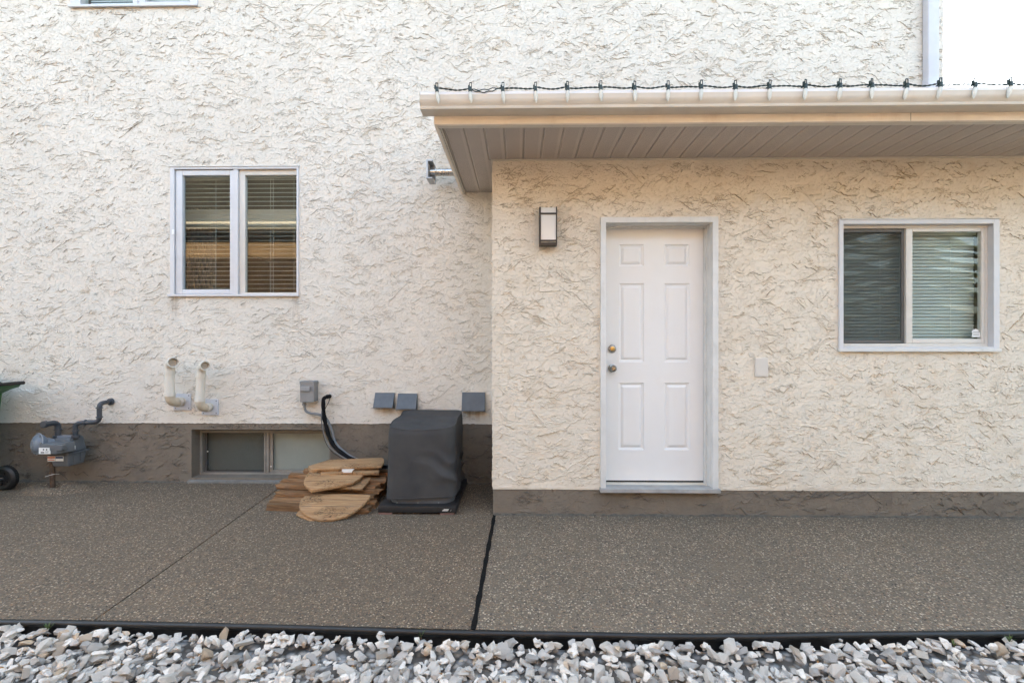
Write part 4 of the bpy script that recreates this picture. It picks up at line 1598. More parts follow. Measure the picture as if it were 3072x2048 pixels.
mb.box(-0.007, 0.007, 0.0042, 0.03, 0.020, 0.026)
clip_me = mb.mesh('clip', M['cord_green'], bevel=0.001, seg=1)
nodes = []
for i, px in enumerate(bx):
    xx = AX(px, YL)
    lean = (0.10 - 0.020 * i) * 0.9 + random.uniform(-0.05, 0.05)
    tw = random.uniform(-0.3, 0.3) + 0.25 * (i / 18)
    zz = zl - 0.012 + random.uniform(-0.003, 0.003)
    inst('bulb', bulb_me, ls, (xx, YL, zz), (random.uniform(-0.12, 0.05), -lean, tw))
    inst('socket', sock_me, ls, (xx, YL, zz), (0, -lean * 0.5, tw))
    inst('clip', clip_me, ls, (xx, YL, zz), (0, random.uniform(-0.04, 0.06), tw))
    nodes.append(Vector((xx, YL + 0.004, zl + 0.012)))
nodes[1].z -= 0.004
for s_ in (0, 1):
    pth = []
    for i in range(len(nodes) - 1):
        for k in range(16):
            t = k / 16
            p = nodes[i].lerp(nodes[i + 1], t)
            ph = (i + t) * 22 + s_ * math.pi
            sag = 0.006 * math.sin(math.pi * t) + (0.016 if i == 1 and s_ else 0.0) * math.sin(math.pi * t)
            p = p + Vector((0, math.sin(ph) * 0.003, math.cos(ph) * 0.0032 - sag + 0.004 * math.sin(i * 2.3 + t * 6 + 1)))
            pth.append(p)
    m = MB()
    m.tube(pth, 0.0030, 6)
    m.build('cord', M['cord_green'], ls, smooth=0.8)

# ================================================================ GAS METER
yb0, yb1 = 4.17, 4.36
mx0, mx1 = AX(146, yb0), AX(206, yb0)
mzf, mz0, mz1 = AZ(180, 1362, yb0), AZ(180, 1401, yb0), AZ(180, 1316, yb0)
meter = thing('gas_meter', 'grey gas meter with round regulator and dark pipes on the foundation', 'gas meter', ((mx0 + mx1) / 2, 4.26, 0))


def tapered(m, x0, x1, y0, y1, z0, z1, i0, i1):
    """box whose bottom is drawn in by i0 and whose top by i1"""
    a = [(x0 + i0, y0 + i0, z0), (x1 - i0, y0 + i0, z0), (x1 - i0, y1 - i0, z0), (x0 + i0, y1 - i0, z0)]
    b = [(x0 + i1, y0 + i1, z1), (x1 - i1, y0 + i1, z1), (x1 - i1, y1 - i1, z1), (x0 + i1, y1 - i1, z1)]
    m.add(a + b, [(3, 2, 1, 0), (4, 5, 6, 7), (0, 1, 5, 4), (1, 2, 6, 5), (2, 3, 7, 6), (3, 0, 4, 7)])


m = MB()
tapered(m, mx0, mx1, yb0, yb1, mz0, mzf - 0.006, 0.018, 0.003)
m.build('lower_case', M['meter'], meter, bevel=0.016, seg=3, smooth=0.5)
m = MB()
tapered(m, mx0, mx1, yb0, yb1, mzf + 0.006, mz1, 0.003, 0.022)
m.build('upper_case', M['meter'], meter, bevel=0.020, seg=4, smooth=0.5)
m = MB()
m.box(mx0 - 0.012, mx1 + 0.010, yb0 - 0.010, yb1 + 0.008, mzf - 0.0055, mzf + 0.0055)
fl = m.build('flange', M['meter'], meter, bevel=0.003)
for k in range(5):
    m = MB()
    m.lathe([(0.006, 0), (0.006, 0.006), (0.004, 0.007)], (mx0 + 0.01 + k * (mx1 - mx0 - 0.02) / 4, yb0 - 0.002, mzf + 0.0055), (0, 0, 1), 6)
    m.build('bolt', M['bolt'], fl)
m = MB()
for sx in (mx1 - 0.004,):
    for yy in (yb0 + 0.05, yb0 + 0.12):
        m.box(sx - 0.004, sx + 0.004, yy, yy + 0.012, mz0 + 0.03, mzf - 0.008)
m.build('rib', M['meter'], meter, bevel=0.003)
# index housing in front, with its white face
yi = yb0 - 0.105
ix0, ix1 = AX(118, yi), AX(186, yi)
iz0, iz1 = AZ(150, 1362, yi), AZ(150, 1331, yi)
m = MB()
m.prism([(ix0, yi, iz0), (ix1 - 0.05, yi, iz0), (ix1, yb0 + 0.02, iz0), (ix0 + 0.02, yb0 + 0.02, iz0)], (0, 0, iz1 - iz0))
m.build('index_housing', M['meter'], meter, bevel=0.010, seg=3, smooth=0.5)
m = MB()
fa0, fa1 = AX(117, yi - 0.002), AX(152, yi - 0.002)
fz0, fz1 = AZ(130, 1361, yi), AZ(130, 1342, yi)
m.box(fa0, fa1, yi - 0.004, yi - 0.0005, fz0, fz1)
fc = m.build('index_face', M['label_white'], meter, bevel=0.001, seg=1)
m = MB()
w, h = fa1 - fa0, fz1 - fz0
m.box(fa0 + w * 0.18, fa0 + w * 0.48, yi - 0.0047, yi - 0.0042, fz0 + h * 0.16, fz0 + h * 0.33)
for cx in (0.42, 0.68):
    m.lathe([(0.007, 0), (0.007, 0.0006)], (fa0 + w * cx, yi - 0.0041, fz0 + h * 0.70), (0, -1, 0), 12)
m.box(fa0 + w * 0.56, fa0 + w * 0.86, yi - 0.0047, yi - 0.0042, fz0 + h * 0.36, fz0 + h * 0.42)
m.box(fa0 + w * 0.56, fa0 + w * 0.80, yi - 0.0047, yi - 0.0042, fz0 + h * 0.20, fz0 + h * 0.25)
m.build('index_print', M['ink'], fc)
m = MB()
cx0, cx1 = AX(152, yi), AX(182, yi)
m.prism([(cx0, yi - 0.012, iz0 + 0.035), (cx1, yi + 0.012, iz0 + 0.028), (cx1, yi + 0.012, iz1 - 0.015), (cx0, yi - 0.012, iz1 - 0.004)], (0.0, 0.05, 0))
m.build('index_cover', M['meter'], meter, bevel=0.008, seg=3, smooth=0.5)
# stickers on the lower case
sy = yb0 + 0.004
for (pa, pb, mm_, nm) in ((144.5, 167.5, 'label_red', 'warning_label'), (169, 192, 'label_blue', 'info_label')):
    m = MB()
    a, b = A(pa, 1382, sy), A(pb, 1367, sy)
    m.box(a[0], b[0], sy - 0.006, sy - 0.0035, a[2], b[2])
    st = m.build(nm, M['label_white'], meter)
    m = MB()
    hh = b[2] - a[2]
    m.box(a[0] + 0.002, b[0] - 0.002, sy - 0.0075, sy - 0.0062, a[2] + hh * 0.52, b[2] - 0.003)
    if mm_ == 'label_red':
        m.box(a[0] + 0.004, b[0] - 0.004, sy - 0.0075, sy - 0.0062, a[2] + hh * 0.12, a[2] + hh * 0.34)
    m.build('print', M[mm_], st)
m = MB()
a = A(216, 1348, yb0 + 0.03)
m.box(mx1 - 0.004, mx1 + 0.0008, yb0 + 0.03, yb0 + 0.065, a[2] - 0.004, a[2] + 0.03)
m.build('seal_tag', M['label_white'], meter)
# round regulator at the left
rc = Vector(A(112, 1331, yb0 - 0.055))
rd = Vector((-0.40, -0.9, 0.12)).normalized()
m = MB()
m.lathe([(0.055, -0.06), (0.080, -0.030), (0.088, -0.012), (0.096, -0.010), (0.096, 0.004), (0.084, 0.006), (0.078, 0.014), (0.060, 0.026), (0.034, 0.031), (0.030, 0.036), (0.012, 0.037)], rc, rd, 36)
reg = m.build('regulator', M['meter_disc'], meter, smooth=0.7)
m = MB()
m.lathe([(0.0955, -0.0035), (0.0985, -0.003), (0.0985, -0.0005), (0.0955, 0.0)], rc, rd, 36, cap=False)
m.build('rim_highlight', M['steel_cap'], reg, smooth=0.6)  # paler ring added as the highlight along the regulator rim
u = rd.orthogonal().normalized()
wv = rd.cross(u)
for k in range(8):
    m = MB()
    a = 2 * math.pi * k / 8 + 0.2
    m.lathe([(0.008, 0), (0.008, 0.007), (0.004, 0.009)], rc + (u * math.cos(a) + wv * math.sin(a)) * 0.090 + rd * 0.004, rd, 6)
    m.build('bolt', M['bolt'], reg)
m = MB()
m.tube([rc - rd * 0.03, Vector((mx0 + 0.03, yb0 + 0.05, mzf + 0.08))], 0.05, 16, rs=[0.062, 0.045])
m.build('regulator_neck', M['meter_disc'], meter, smooth=0.7)
# pipes
def fitting(p, ax, r, L, parent, name='union'):
    m = MB()
    m.lathe([(r, 0), (r + 0.008, 0.003), (r + 0.008, L - 0.003), (r, L)], p, ax, 14)
    return m.build(name, M['meter_pipe'], parent, smooth=0.6)


yp = yb0 + 0.085
ox, oz = AX(227, yp), mz1 - 0.02
riser = Vector((AX(335, YH), YH - 0.13, 0))
zr1 = AZ(296, 1264, riser.y)
zr2 = AZ(334, 1204, YH)
pr = 0.0205
m = MB()
m.tube(elbow_path([(ox, yp, oz), (ox, yp, zr1 - 0.008), (riser.x, riser.y, zr1), (riser.x, riser.y, zr2), (riser.x, YH + 0.01, zr2)], 0.042), pr, 14)
op = m.build('outlet_pipe', M['meter_pipe'], meter, smooth=0.8)
fitting((ox, yp, oz + 0.012), (0, 0, 1), pr + 0.004, 0.028, op)
fitting((ox, yp, oz + 0.075), (0, 0, 1), pr, 0.012, op, 'elbow_lip')
fitting(Vector((riser.x, riser.y, zr1)).lerp(Vector((ox, yp, zr1 - 0.008)), 0.62), (riser.x - ox, riser.y - yp, 0.008), pr, 0.014, op, 'elbow_lip')
fitting((riser.x, riser.y, zr1 + 0.036), (0, 0, 1), pr, 0.013, op, 'elbow_lip')
fitting((riser.x, riser.y, zr2 - 0.050), (0, 0, 1), pr, 0.013, op, 'elbow_lip')
fitting((riser.x, YH - 0.022, zr2), (0, 1, 0), pr + 0.006, 0.02, op, 'wall_flange')
inx = AX(174, yp)
inz = AZ(160, 1272, yp - 0.1)
m = MB()
m.tube(elbow_path([(inx, yp, oz), (inx, yp, inz), (inx + 0.0, yp - 0.14, inz + 0.004)], 0.05), 0.024, 14)
ip = m.build('inlet_pipe', M['meter_pipe'], meter, smooth=0.8)
fitting((inx, yp, oz + 0.012), (0, 0, 1), 0.028, 0.028, ip)
fitting((inx, yp, oz + 0.085), (0, 0, 1), 0.024, 0.014, ip, 'elbow_lip')
fitting((inx, yp - 0.108, inz + 0.003), (0, -1, 0), 0.024, 0.03, ip, 'plug')
m = MB()
m.box(inx + 0.02, ox - 0.015, yp - 0.03, yp + 0.02, mz1 - 0.001, mz1 + 0.016)
m.build('bracket', M['meter_disc'], meter, bevel=0.003)
m = MB()
gx = AX(174, yp)
m.tube([(gx, yp - 0.05, mz0 + 0.03), (gx, yp - 0.05, -0.06)], 0.020, 12)
m.build('ground_pipe', M['rust'], meter, smooth=0.8)
m = MB()
m.tube(catmull([A(178, 1421, yp), A(160, 1422, yp - 0.06), A(136, 1429, yp - 0.08)], 6), 0.0022, 5)
m.build('tracer_wire', M['label_white'], meter)
# broken soil collar where the pipe goes into the ground
m = MB()
NR, NA = 7, 30
gc = Vector((gx + 0.06, yp - 0.04, 0))
gv, gf = [], []
for i in range(NR):
    rr = i / (NR - 1)
    for k in range(NA):
        a = 2 * math.pi * k / NA
        wob = 1 + 0.25 * mnoise.noise(Vector((math.cos(a) * 1.7, math.sin(a) * 1.7, 3)))
        q = gc + Vector((math.cos(a) * 0.34 * rr * wob, math.sin(a) * 0.16 * rr * wob - 0.03, 0))
        hh = 0.045 * math.sin(math.pi * min(1, rr * 1.02)) ** 0.8 + 0.012 * mnoise.noise(q * 18) + 0.003
        dd = (Vector((q.x - gx, (q.y - yp + 0.05) * 1.6, 0))).length
        if dd < 0.07:
            hh = 0.002
        if rr > 0.99:
            hh = -0.004
        gv.append((q.x, min(q.y, YH - 0.004), hh))
for i in range(NR - 1):
    for k in range(NA):
        gf.append((i * NA + k, i * NA + (k + 1) % NA, (i + 1) * NA + (k + 1) % NA, (i + 1) * NA + k))
gf.append(tuple(range(NA)))
m.add(gv, gf)
tag(m.build('soil_mound', M['pavement_left'], smooth=1.2), 'low mound of loose soil around the gas pipe at the wall', 'soil', kind='stuff')

# ================================================================ AIR CONDITIONER ON ITS PAD
pxl, pxr = AX(1133, 3.63), AX(1369, 3.63)
pad = thing('equipment_pad', 'black plastic pad on the pavement under the covered air conditioner', 'pad', ((pxl + pxr) / 2, 4.0, 0))
m = MB()
m.box(pxl, pxr, 3.63, 4.385, 0.016, 0.068)
m.build('slab', M['pad'], pad, bevel=0.007, seg=2, smooth=0.5)
for xa in (pxl + 0.005, pxr - 0.13):
    m = MB()
    m.box(xa, xa + 0.11, 3.636, 3.72, 0.0, 0.0155)
    m.build('foot', M['brick_foot'], pad)
m = MB()
a = A(1326, 1532, 3.629)
for (x0, x1, z0, z1) in ((0, 0.05, 0.0, 0.010), (0.008, 0.055, 0.004, 0.016), (0.068, 0.076, 0.0, 0.014)):
    m.prism([(a[0] + x0, 3.6285, a[2] + z0), (a[0] + x1 - 0.006, 3.6285, a[2] + z0), (a[0] + x1, 3.6285, a[2] + z1), (a[0] + x0 + 0.008, 3.6285, a[2] + z1)], (0, 0.001, 0))
m.build('torn_label', M['label_white'], pad)

ac = thing('air_conditioner', 'square air conditioner under a charcoal cloth cover', 'air conditioner', ((pxl + pxr) / 2, 4.0, 0.068))
ux0, ux1 = AX(1158, 3.70) , AX(1389, 4.26)
uy0, uy1 = 3.675, 4.315


def rrect(x0, x1, y0, y1, r, n=10, k=14):
    """outline of a rounded rectangle, counter-clockwise seen from above, evenly split"""
    out = []
    for cx, cy, a0 in ((x1 - r, y0 + r, -90), (x1 - r, y1 - r, 0), (x0 + r, y1 - r, 90), (x0 + r, y0 + r, 180)):
        seg = [(cx + r * math.cos(R(a0 + 90 * i / n)), cy + r * math.sin(R(a0 + 90 * i / n))) for i in range(n + 1)]
        if out:
            p, q = out[-1], seg[0]
            out += [(p[0] + (q[0] - p[0]) * i / k, p[1] + (q[1] - p[1]) * i / k) for i in range(1, k)]
        out += seg
    p, q = out[-1], out[0]
    out += [(p[0] + (q[0] - p[0]) * i / k, p[1] + (q[1] - p[1]) * i / k) for i in range(1, k)]
    return out


m = MB()
m.prism([(x, y, 0.070) for x, y in rrect(ux0 + 0.018, ux1 - 0.012, uy0 + 0.015, uy1 - 0.01, 0.11, 8, 1)], (0, 0, 0.062))
cab = m.build('base_pan', M['ac_base'], ac, smooth=0.6)
for i, px in enumerate((1191, 1254, 1316)):
    m = MB()
    m.lathe([(0.006, 0), (0.006, 0.003), (0.003, 0.005)], A(px, 1507, uy0 + 0.0155), (0, -1, 0), 8)
    m.build('screw', M['bolt'], cab)
ZC0, ZC1 = 0.112, 0.69
ring = rrect(ux0, ux1, uy0, uy1, 0.085, 10, 26)
NRG = len(ring)
NH = 46
cxm, cym = (ux0 + ux1) / 2, (uy0 + uy1) / 2
vv, ff = [], []


def fold(x, y, z, k):
    side = k / NRG
    v = 0.018 * mnoise.noise(Vector((x * 3.0 + 5, y * 3.0, z * 2.2)))
    # drag folds that run down to the right over the lower half
    t = x * 3.2 + z * 7.5 + mnoise.noise(Vector((x * 4, y * 4, z * 4))) * 1.5
    amp = max(0.0, min(1.0, (0.60 - z) / 0.35)) * max(0.0, min(1.0, (x - (ux0 + 0.18)) / 0.30))
    v += 0.030 * amp * (abs((t * 1.4) % 2 - 1) ** 1.4 - 0.5)
    v += 0.004 * mnoise.noise(Vector((x * 9, y * 9, z * 3.0 + 9)))
    # long soft vertical pleats at the left
    v += 0.009 * math.sin(x * 21 + y * 17 + z * 2.5) * max(0, min(1, (ux1 - 0.25 - x) / 0.3))
    return v


for i in range(NH + 1):
    t = i / NH
    z = ZC0 + (ZC1 - ZC0) * t
    for k, (x, y) in enumerate(ring):
        d = Vector((x - cxm, y - cym, 0)).normalized()
        flare = 0.012 * (1 - t) ** 3 - 0.010 * max(0, (t - 0.9) / 0.1) ** 2
        e = fold(x, y, z, k) + flare
        zz = z + (0.008 * math.sin(x * 9 + 1) * (1 - t) ** 4)
        # the front seam droops in the middle, the back stands higher
        zz += t ** 3 * (0.045 * (y - uy0) / (uy1 - uy0) - 0.022 * (1 - ((x - cxm) / (ux1 - cxm)) ** 2) * (1 if y < cym else 0.0))
        vv.append((x + d.x * e, y + d.y * e, zz))
for i in range(NH):
    for k in range(NRG):
        ff.append((i * NRG + k, i * NRG + (k + 1) % NRG, (i + 1) * NRG + (k + 1) % NRG, (i + 1) * NRG + k))
m = MB()
m.add(vv, ff)
cover = m.build('cover', M['fabric'], ac, smooth=1.2)
toprow = [Vector(v) for v in vv[-NRG:]]
m = MB()
m.tube(toprow + [toprow[0]], 0.0045, 6, cap=False)
m.build('seam', M['fabric'], cover, smooth=1.0)
m = MB()   # crowned top panel
NT_ = 14
tv, tf = [], []
for j in range(NT_):
    s = 1 - j / NT_
    for k in range(NRG):
        p = toprow[k]
        q = Vector((cxm, cym, 0)) + (Vector((p.x, p.y, 0)) - Vector((cxm, cym, 0))) * s
        zc = p.z * s + 0.70 * (1 - s) + 0.012 * math.sin(math.pi * (1 - s) / 2)
        diag = math.sin((q.x * 0.45 + q.y) * 34 + mnoise.noise(Vector((q.x * 5, q.y * 5, 0))) * 2.5)
        zc += 0.0042 * diag * min(1, (1 - s) * 6) + 0.004 * mnoise.noise(Vector((q.x * 6, q.y * 6, 4)))
        tv.append((q.x, q.y, zc))
for j in range(NT_ - 1):
    for k in range(NRG):
        tf.append((j * NRG + k, j * NRG + (k + 1) % NRG, (j + 1) * NRG + (k + 1) % NRG, (j + 1) * NRG + k))
n0 = (NT_ - 1) * NRG
tf.append(tuple(n0 + k for k in range(NRG)))
m.add(tv, tf)
m.build('cover_top', M['fabric'], ac, smooth=1.2)
m = MB()   # hem
m.tube([Vector(v) for v in vv[NRG * 1:NRG * 2]] + [Vector(vv[NRG])], 0.0035, 6, cap=False)
m.build('hem', M['fabric'], cover, smooth=1.0)

# ================================================================ TIMBER PILE
def board(lpx, ly, rpx, ry, z0, wd, th, label, tilt=0.0):
    a = Vector((AX(lpx, ly), ly, z0))
    b = Vector((AX(rpx, ry), ry, z0 + tilt))
    L = (b - a).length
    d = (b - a).normalized()
    s = Vector((-d.y, d.x, 0)).normalized()
    nrm = d.cross(s)
    m = MB()
    nL = 9
    rows = []
    for i in range(nL + 1):
        u = L * i / nL
        end = i in (0, nL)
        prof = [(0, 0), (wd, 0), (wd, th * 0.55), (wd * 0.93, th), (wd * 0.5, th * 1.02), (wd * 0.06, th), (0, th * 0.6)]
        row = []
        for (p, q) in prof:
            jx = random.uniform(-0.012, 0.02) if end else random.uniform(-0.004, 0.004)
            jj = 0.003 if not end else 0.006
            row.append((u + (jx if i == 0 else -jx), p + random.uniform(-jj, jj), q + (random.uniform(-0.0025, 0.0025) if q > 0 else 0)))
        rows.append(row)
    k = len(rows[0])
    v = [p for row in rows for p in row]
    f = [(i * k + j, (i + 1) * k + j, (i + 1) * k + (j + 1) % k, i * k + (j + 1) % k) for i in range(nL) for j in range(k)]
    f += [tuple(range(k)), tuple(range(nL * k, nL * k + k))[::-1]]
    m.add(v, f)
    me = m.mesh('cedar_board', M['wood_board'])
    ob = bpy.data.objects.new('cedar_board', me)
    COL.objects.link(ob)
    ob.matrix_world = Matrix(((d.x, s.x, nrm.x, a.x), (d.y, s.y, nrm.y, a.y), (d.z, s.z, nrm.z, a.z), (0, 0, 0, 1)))
    return tag(ob, label, 'board', 'rough cedar boards in the pile')


B = board
B(797, 3.705, 1107, 3.635, 0.0, 0.075, 0.047, 'lowest front board, its left end sticking out furthest onto the pavement')
B(803, 3.79, 1104, 3.715, 0.0, 0.06, 0.045, 'board tucked close behind the lowest front board', 0.0)
B(815, 3.85, 1126, 3.76, 0.0, 0.075, 0.048, 'thick board behind the lowest front pair, square dark left end')
B(822, 3.90, 1121, 3.815, 0.050, 0.075, 0.036, 'board resting on the thick board with the square dark end')
B(830, 3.93, 1128, 3.85, 0.0, 0.09, 0.049, 'bottom board under the stepped left ends, mostly hidden')
B(825, 3.975, 1129, 3.90, 0.087, 0.07, 0.036, 'board with a ragged left end halfway up the pile', 0.012)
B(838, 4.03, 1134, 3.94, 0.0, 0.09, 0.10, 'deep bottom timber at the middle of the pile, seen at its right end')
B(840, 4.055, 1140, 3.96, 0.102, 0.07, 0.038, 'board with a chewed dark left end, above the ragged one', 0.008)
B(866, 4.125, 1150, 4.05, 0.0, 0.11, 0.06, 'rearmost bottom board, showing only at the right of the pile')
B(868, 4.12, 1152, 4.04, 0.061, 0.10, 0.066, 'rear board second up, its split right end by the black pad')
B(864, 4.125, 1154, 4.06, 0.130, 0.07, 0.040, 'short-looking board with blackened left end below the rounded panels')
B(905, 4.20, 1158, 4.14, 0.10, 0.09, 0.05, 'rear board near the covered unit, third up from the ground')
B(905, 4.21, 1160, 4.15, 0.152, 0.09, 0.036, 'topmost rear board, under the stacked plank panels')
B(1010, 3.995, 1158, 3.965, 0.142, 0.06, 0.034, 'short board end poking out to the right beside the unit')
B(1020, 3.905, 1142, 3.86, 0.088, 0.06, 0.030, 'small split offcut at the right end of the pile')


def panel(px_pts, z0, y0, a, b, th, label, roundness=0.006, planks=0, x0=-1.4):
    """plank panel lying on the sloping plane z = z0 + a(y-y0) + b(x-x0)"""
    nrm = Vector((-b, -a, 1)).normalized()
    pts = []
    for (px, py) in px_pts:
        r = ray(px, py)
        t = (z0 - a * y0 - b * x0 - CAM_H) / (r[2] - a * r[1] - b * r[0])
        pts.append(Vector((r[0] * t, r[1] * t, CAM_H + r[2] * t)))
    c = sum(pts, Vector()) / len(pts)
    ux = Vector((1, 0, b)).normalized()
    uy = nrm.cross(ux)
    loc = [((p - c).dot(ux), (p - c).dot(uy)) for p in pts]
    m = MB()
    m.prism([(u, v, -th) for u, v in loc], (0, 0, th))
    me = m.mesh('plank_panel', M['wood_panel'], bevel=roundness, seg=3, smooth=0.7)
    ob = bpy.data.objects.new('plank_panel', me)
    COL.objects.link(ob)
    ob.matrix_world = Matrix(((ux.x, uy.x, nrm.x, c.x), (ux.y, uy.y, nrm.y, c.y), (ux.z, uy.z, nrm.z, c.z), (0, 0, 0, 1)))
    tag(ob, label, 'wood panel', 'curved plank panels on the pile')
    ORIGIN[ob.name] = (0, 0, 0)
    # the open joints between its planks
    us = [u for u, v in loc]
    vs_ = [v for u, v in loc]
    for k in range(planks):
        v = min(vs_) + (max(vs_) - min(vs_)) * (k + 1) / (planks + 1)
        hit = []
        for (p, q) in zip(loc, loc[1:] + loc[:1]):
            if (p[1] - v) * (q[1] - v) < 0:
                hit.append(p[0] + (q[0] - p[0]) * (v - p[1]) / (q[1] - p[1]))
        if len(hit) >= 2:
            mm = MB()
            mm.box(min(hit) + 0.012, max(hit) - 0.012, v - 0.0011, v + 0.0011, -0.002, 0.0006)
            j = mm.build('plank_joint', M['ink'])
            j.parent = ob
    return ob


P_under = panel([(888, 1541), (905, 1520), (1000, 1500), (1080, 1500), (1060, 1535), (1000, 1553), (930, 1560)], 0.018, 3.55, 0.16, 0.0, 0.016,
                'thin plank sheet lying under the front half-round panel', 0.004)
panel([(897, 1520), (898, 1508), (904, 1495), (914, 1486), (960, 1481), (1040, 1480), (1098, 1481), (1112, 1484), (1110, 1491), (1093, 1510), (1067, 1531), (1037, 1547), (1000, 1556.5), (962, 1559), (932, 1552), (911, 1539), (901, 1528)],
      0.045, 3.55, 0.34, 0.0, 0.024, 'large half-round plank panel leaning at the front of the pile', 0.008, 3)
panel([(985, 1457), (1086, 1465), (1104, 1447), (1119, 1424), (1105, 1404), (1000, 1408)], 0.148, 3.80, 0.16, 0.0, 0.022,
      'plank panel peeking out right from under the tilted rounded panel', 0.006, 1)
panel([(932, 1408), (918, 1425), (911, 1444), (914, 1452), (923, 1461), (933, 1469), (1000, 1458), (1059, 1446), (1080, 1434), (1094, 1420), (1092, 1405), (1010, 1396)],
      0.184, 3.80, 0.16, -0.01, 0.026, 'tilted rounded plank panel in the middle of the pile, above the half-round one', 0.007, 2)
panel([(924, 1397), (985, 1378), (1060, 1374), (1110, 1374), (1120, 1400), (1000, 1410), (935, 1408)], 0.252, 4.05, 0.10, 0.0, 0.040,
      'thick dark-ended plank panel sticking out left under the topmost one', 0.005)
pl = panel([(962, 1419), (972, 1406), (1000, 1396), (1125, 1395), (1139, 1408), (1136, 1418)], 0.232, 4.00, 0.10, 0.0, 0.020,
           'slim plank panel with a white paper label near the top of the pile', 0.004)
panel([(947, 1406), (965, 1392), (984, 1379.5), (1010, 1377), (1080, 1374), (1146, 1371), (1152, 1375), (1153, 1386), (1144, 1399), (1050, 1401)], 0.268, 4.00, 0.11, 0.0, 0.020,
      'topmost straight-sided plank panel against the covered unit', 0.006)
m = MB()
lc = [Vector(A(px, py, 3.965)) for px, py in ((1031, 1417), (1055, 1417), (1058, 1411), (1064, 1405.5), (1027, 1406.5), (1025, 1412))]
m.prism(lc, (0, 0.001, 0))
lab = m.build('paper_label', M['label_white'])
lab.parent = pl
lab.matrix_parent_inverse = pl.matrix_world.inverted()

# ================================================================ WHEELED BIN AT THE LEFT EDGE
bxr = AX(14, 4.28)
binn = thing('wheeled_bin', 'green wheeled bin with black wheel cut off by the left picture edge', 'bin', (bxr - 0.3, 4.0, 0))
by0, by1 = 3.76, 4.28
m = MB()
a = [(bxr - 0.50, by0 + 0.05, 0.10), (bxr - 0.06, by0 + 0.05, 0.10), (bxr - 0.06, by1 - 0.05, 0.10), (bxr - 0.50, by1 - 0.05, 0.10)]
b = [(bxr - 0.58, by0, 0.94), (bxr, by0, 0.94), (bxr, by1, 0.94), (bxr - 0.58, by1, 0.94)]
m.add(a + b, [(3, 2, 1, 0), (4, 5, 6, 7), (0, 1, 5, 4), (1, 2, 6, 5), (2, 3, 7, 6), (3, 0, 4, 7)])
m.build('body', M['bin_green'], binn, bevel=0.03, seg=3, smooth=0.6)
hz = AZ(40, 1150, 4.2)
hx = AX(60, 4.25)
m = MB()   # flared rim running out into the handle brackets
zz0 = 0.93
m.prism([(bxr - 0.10, by0 + 0.01, 0.88), (bxr - 0.02, by0 + 0.01, 0.885), (hx - 0.09, by0 + 0.01, 0.935), (hx - 0.03, by0 + 0.01, hz - 0.04), (hx, by0 + 0.01, hz - 0.012), (hx, by0 + 0.01, hz + 0.012), (hx - 0.05, by0 + 0.01, hz + 0.002), (bxr - 0.10, by0 + 0.01, 0.975)], (0, by1 - by0 - 0.02, 0))
m.box(bxr - 0.62, bxr - 0.57, by0 - 0.02, by1 + 0.02, zz0, zz0 + 0.055)
m.build('rim', M['bin_green'], binn, bevel=0.008, seg=2, smooth=0.5)
m = MB()
m.tube([(hx - 0.004, by0 + 0.0, hz), (hx - 0.004, by1 + 0.006, hz)], 0.017, 12)
m.build('handle', M['bin_black'], binn, smooth=0.7)
m = MB()
lid = [(bxr - 0.62, 0.985), (bxr - 0.5, 1.05), (bxr - 0.25, 1.07), (bxr - 0.10, 1.05), (bxr - 0.02, hz + 0.004), (bxr - 0.02, hz - 0.02), (bxr - 0.06, 0.998), (bxr - 0.6, 0.975)]
m.prism([(x, by0 + 0.005, z) for x, z in lid], (0, by1 - by0 - 0.01, 0))
m.build('lid', M['bin_black'], binn, bevel=0.006, smooth=0.6)
wx = AX(57, 4.2) - 0.108
for yy in (4.205, 3.80):
    m = MB()
    rr = 0.112
    prof = [(0.02, 0.0), (0.062, 0.004), (0.066, -0.008), (0.09, -0.010), (0.104, -0.002), (rr, 0.008), (rr, 0.040), (0.10, 0.05), (0.02, 0.05)]
    m.lathe(prof, (wx, yy - 0.045, rr), (0, 1, 0), 36)
    wh = m.build('wheel', M['bin_black'], binn, smooth=0.5)
    m = MB()
    for k in range(6):
        a = k * math.pi / 3 + 0.3
        u = Vector((math.cos(a), 0, math.sin(a)))
        t = Vector((-math.sin(a), 0, math.cos(a)))
        c0 = Vector((wx, yy - 0.052, rr))
        m.prism([c0 + u * 0.02 - t * 0.007, c0 + u * 0.066 - t * 0.006, c0 + u * 0.066 + t * 0.006, c0 + u * 0.02 + t * 0.007], (0, 0.012, 0))
    m.build('spoke', M['bin_black'], wh)
    m = MB()
    for k in range(36):
        a = k * math.pi / 18
        u = Vector((math.cos(a), 0, math.sin(a)))
        t = Vector((-math.sin(a), 0, math.cos(a)))
        c0 = Vector((wx, yy - 0.036, rr))
        m.prism([c0 + u * (rr - 0.002) - t * 0.004, c0 + u * (rr + 0.004) - t * 0.003, c0 + u * (rr + 0.004) + t * 0.003, c0 + u * (rr - 0.002) + t * 0.004], (0, 0.03, 0))
    m.build('tread', M['bin_black'], wh)
m = MB()
m.tube([(wx, 3.79, 0.112), (wx, 4.17, 0.112)], 0.012, 10)
m.build('axle', M['bolt'], binn)

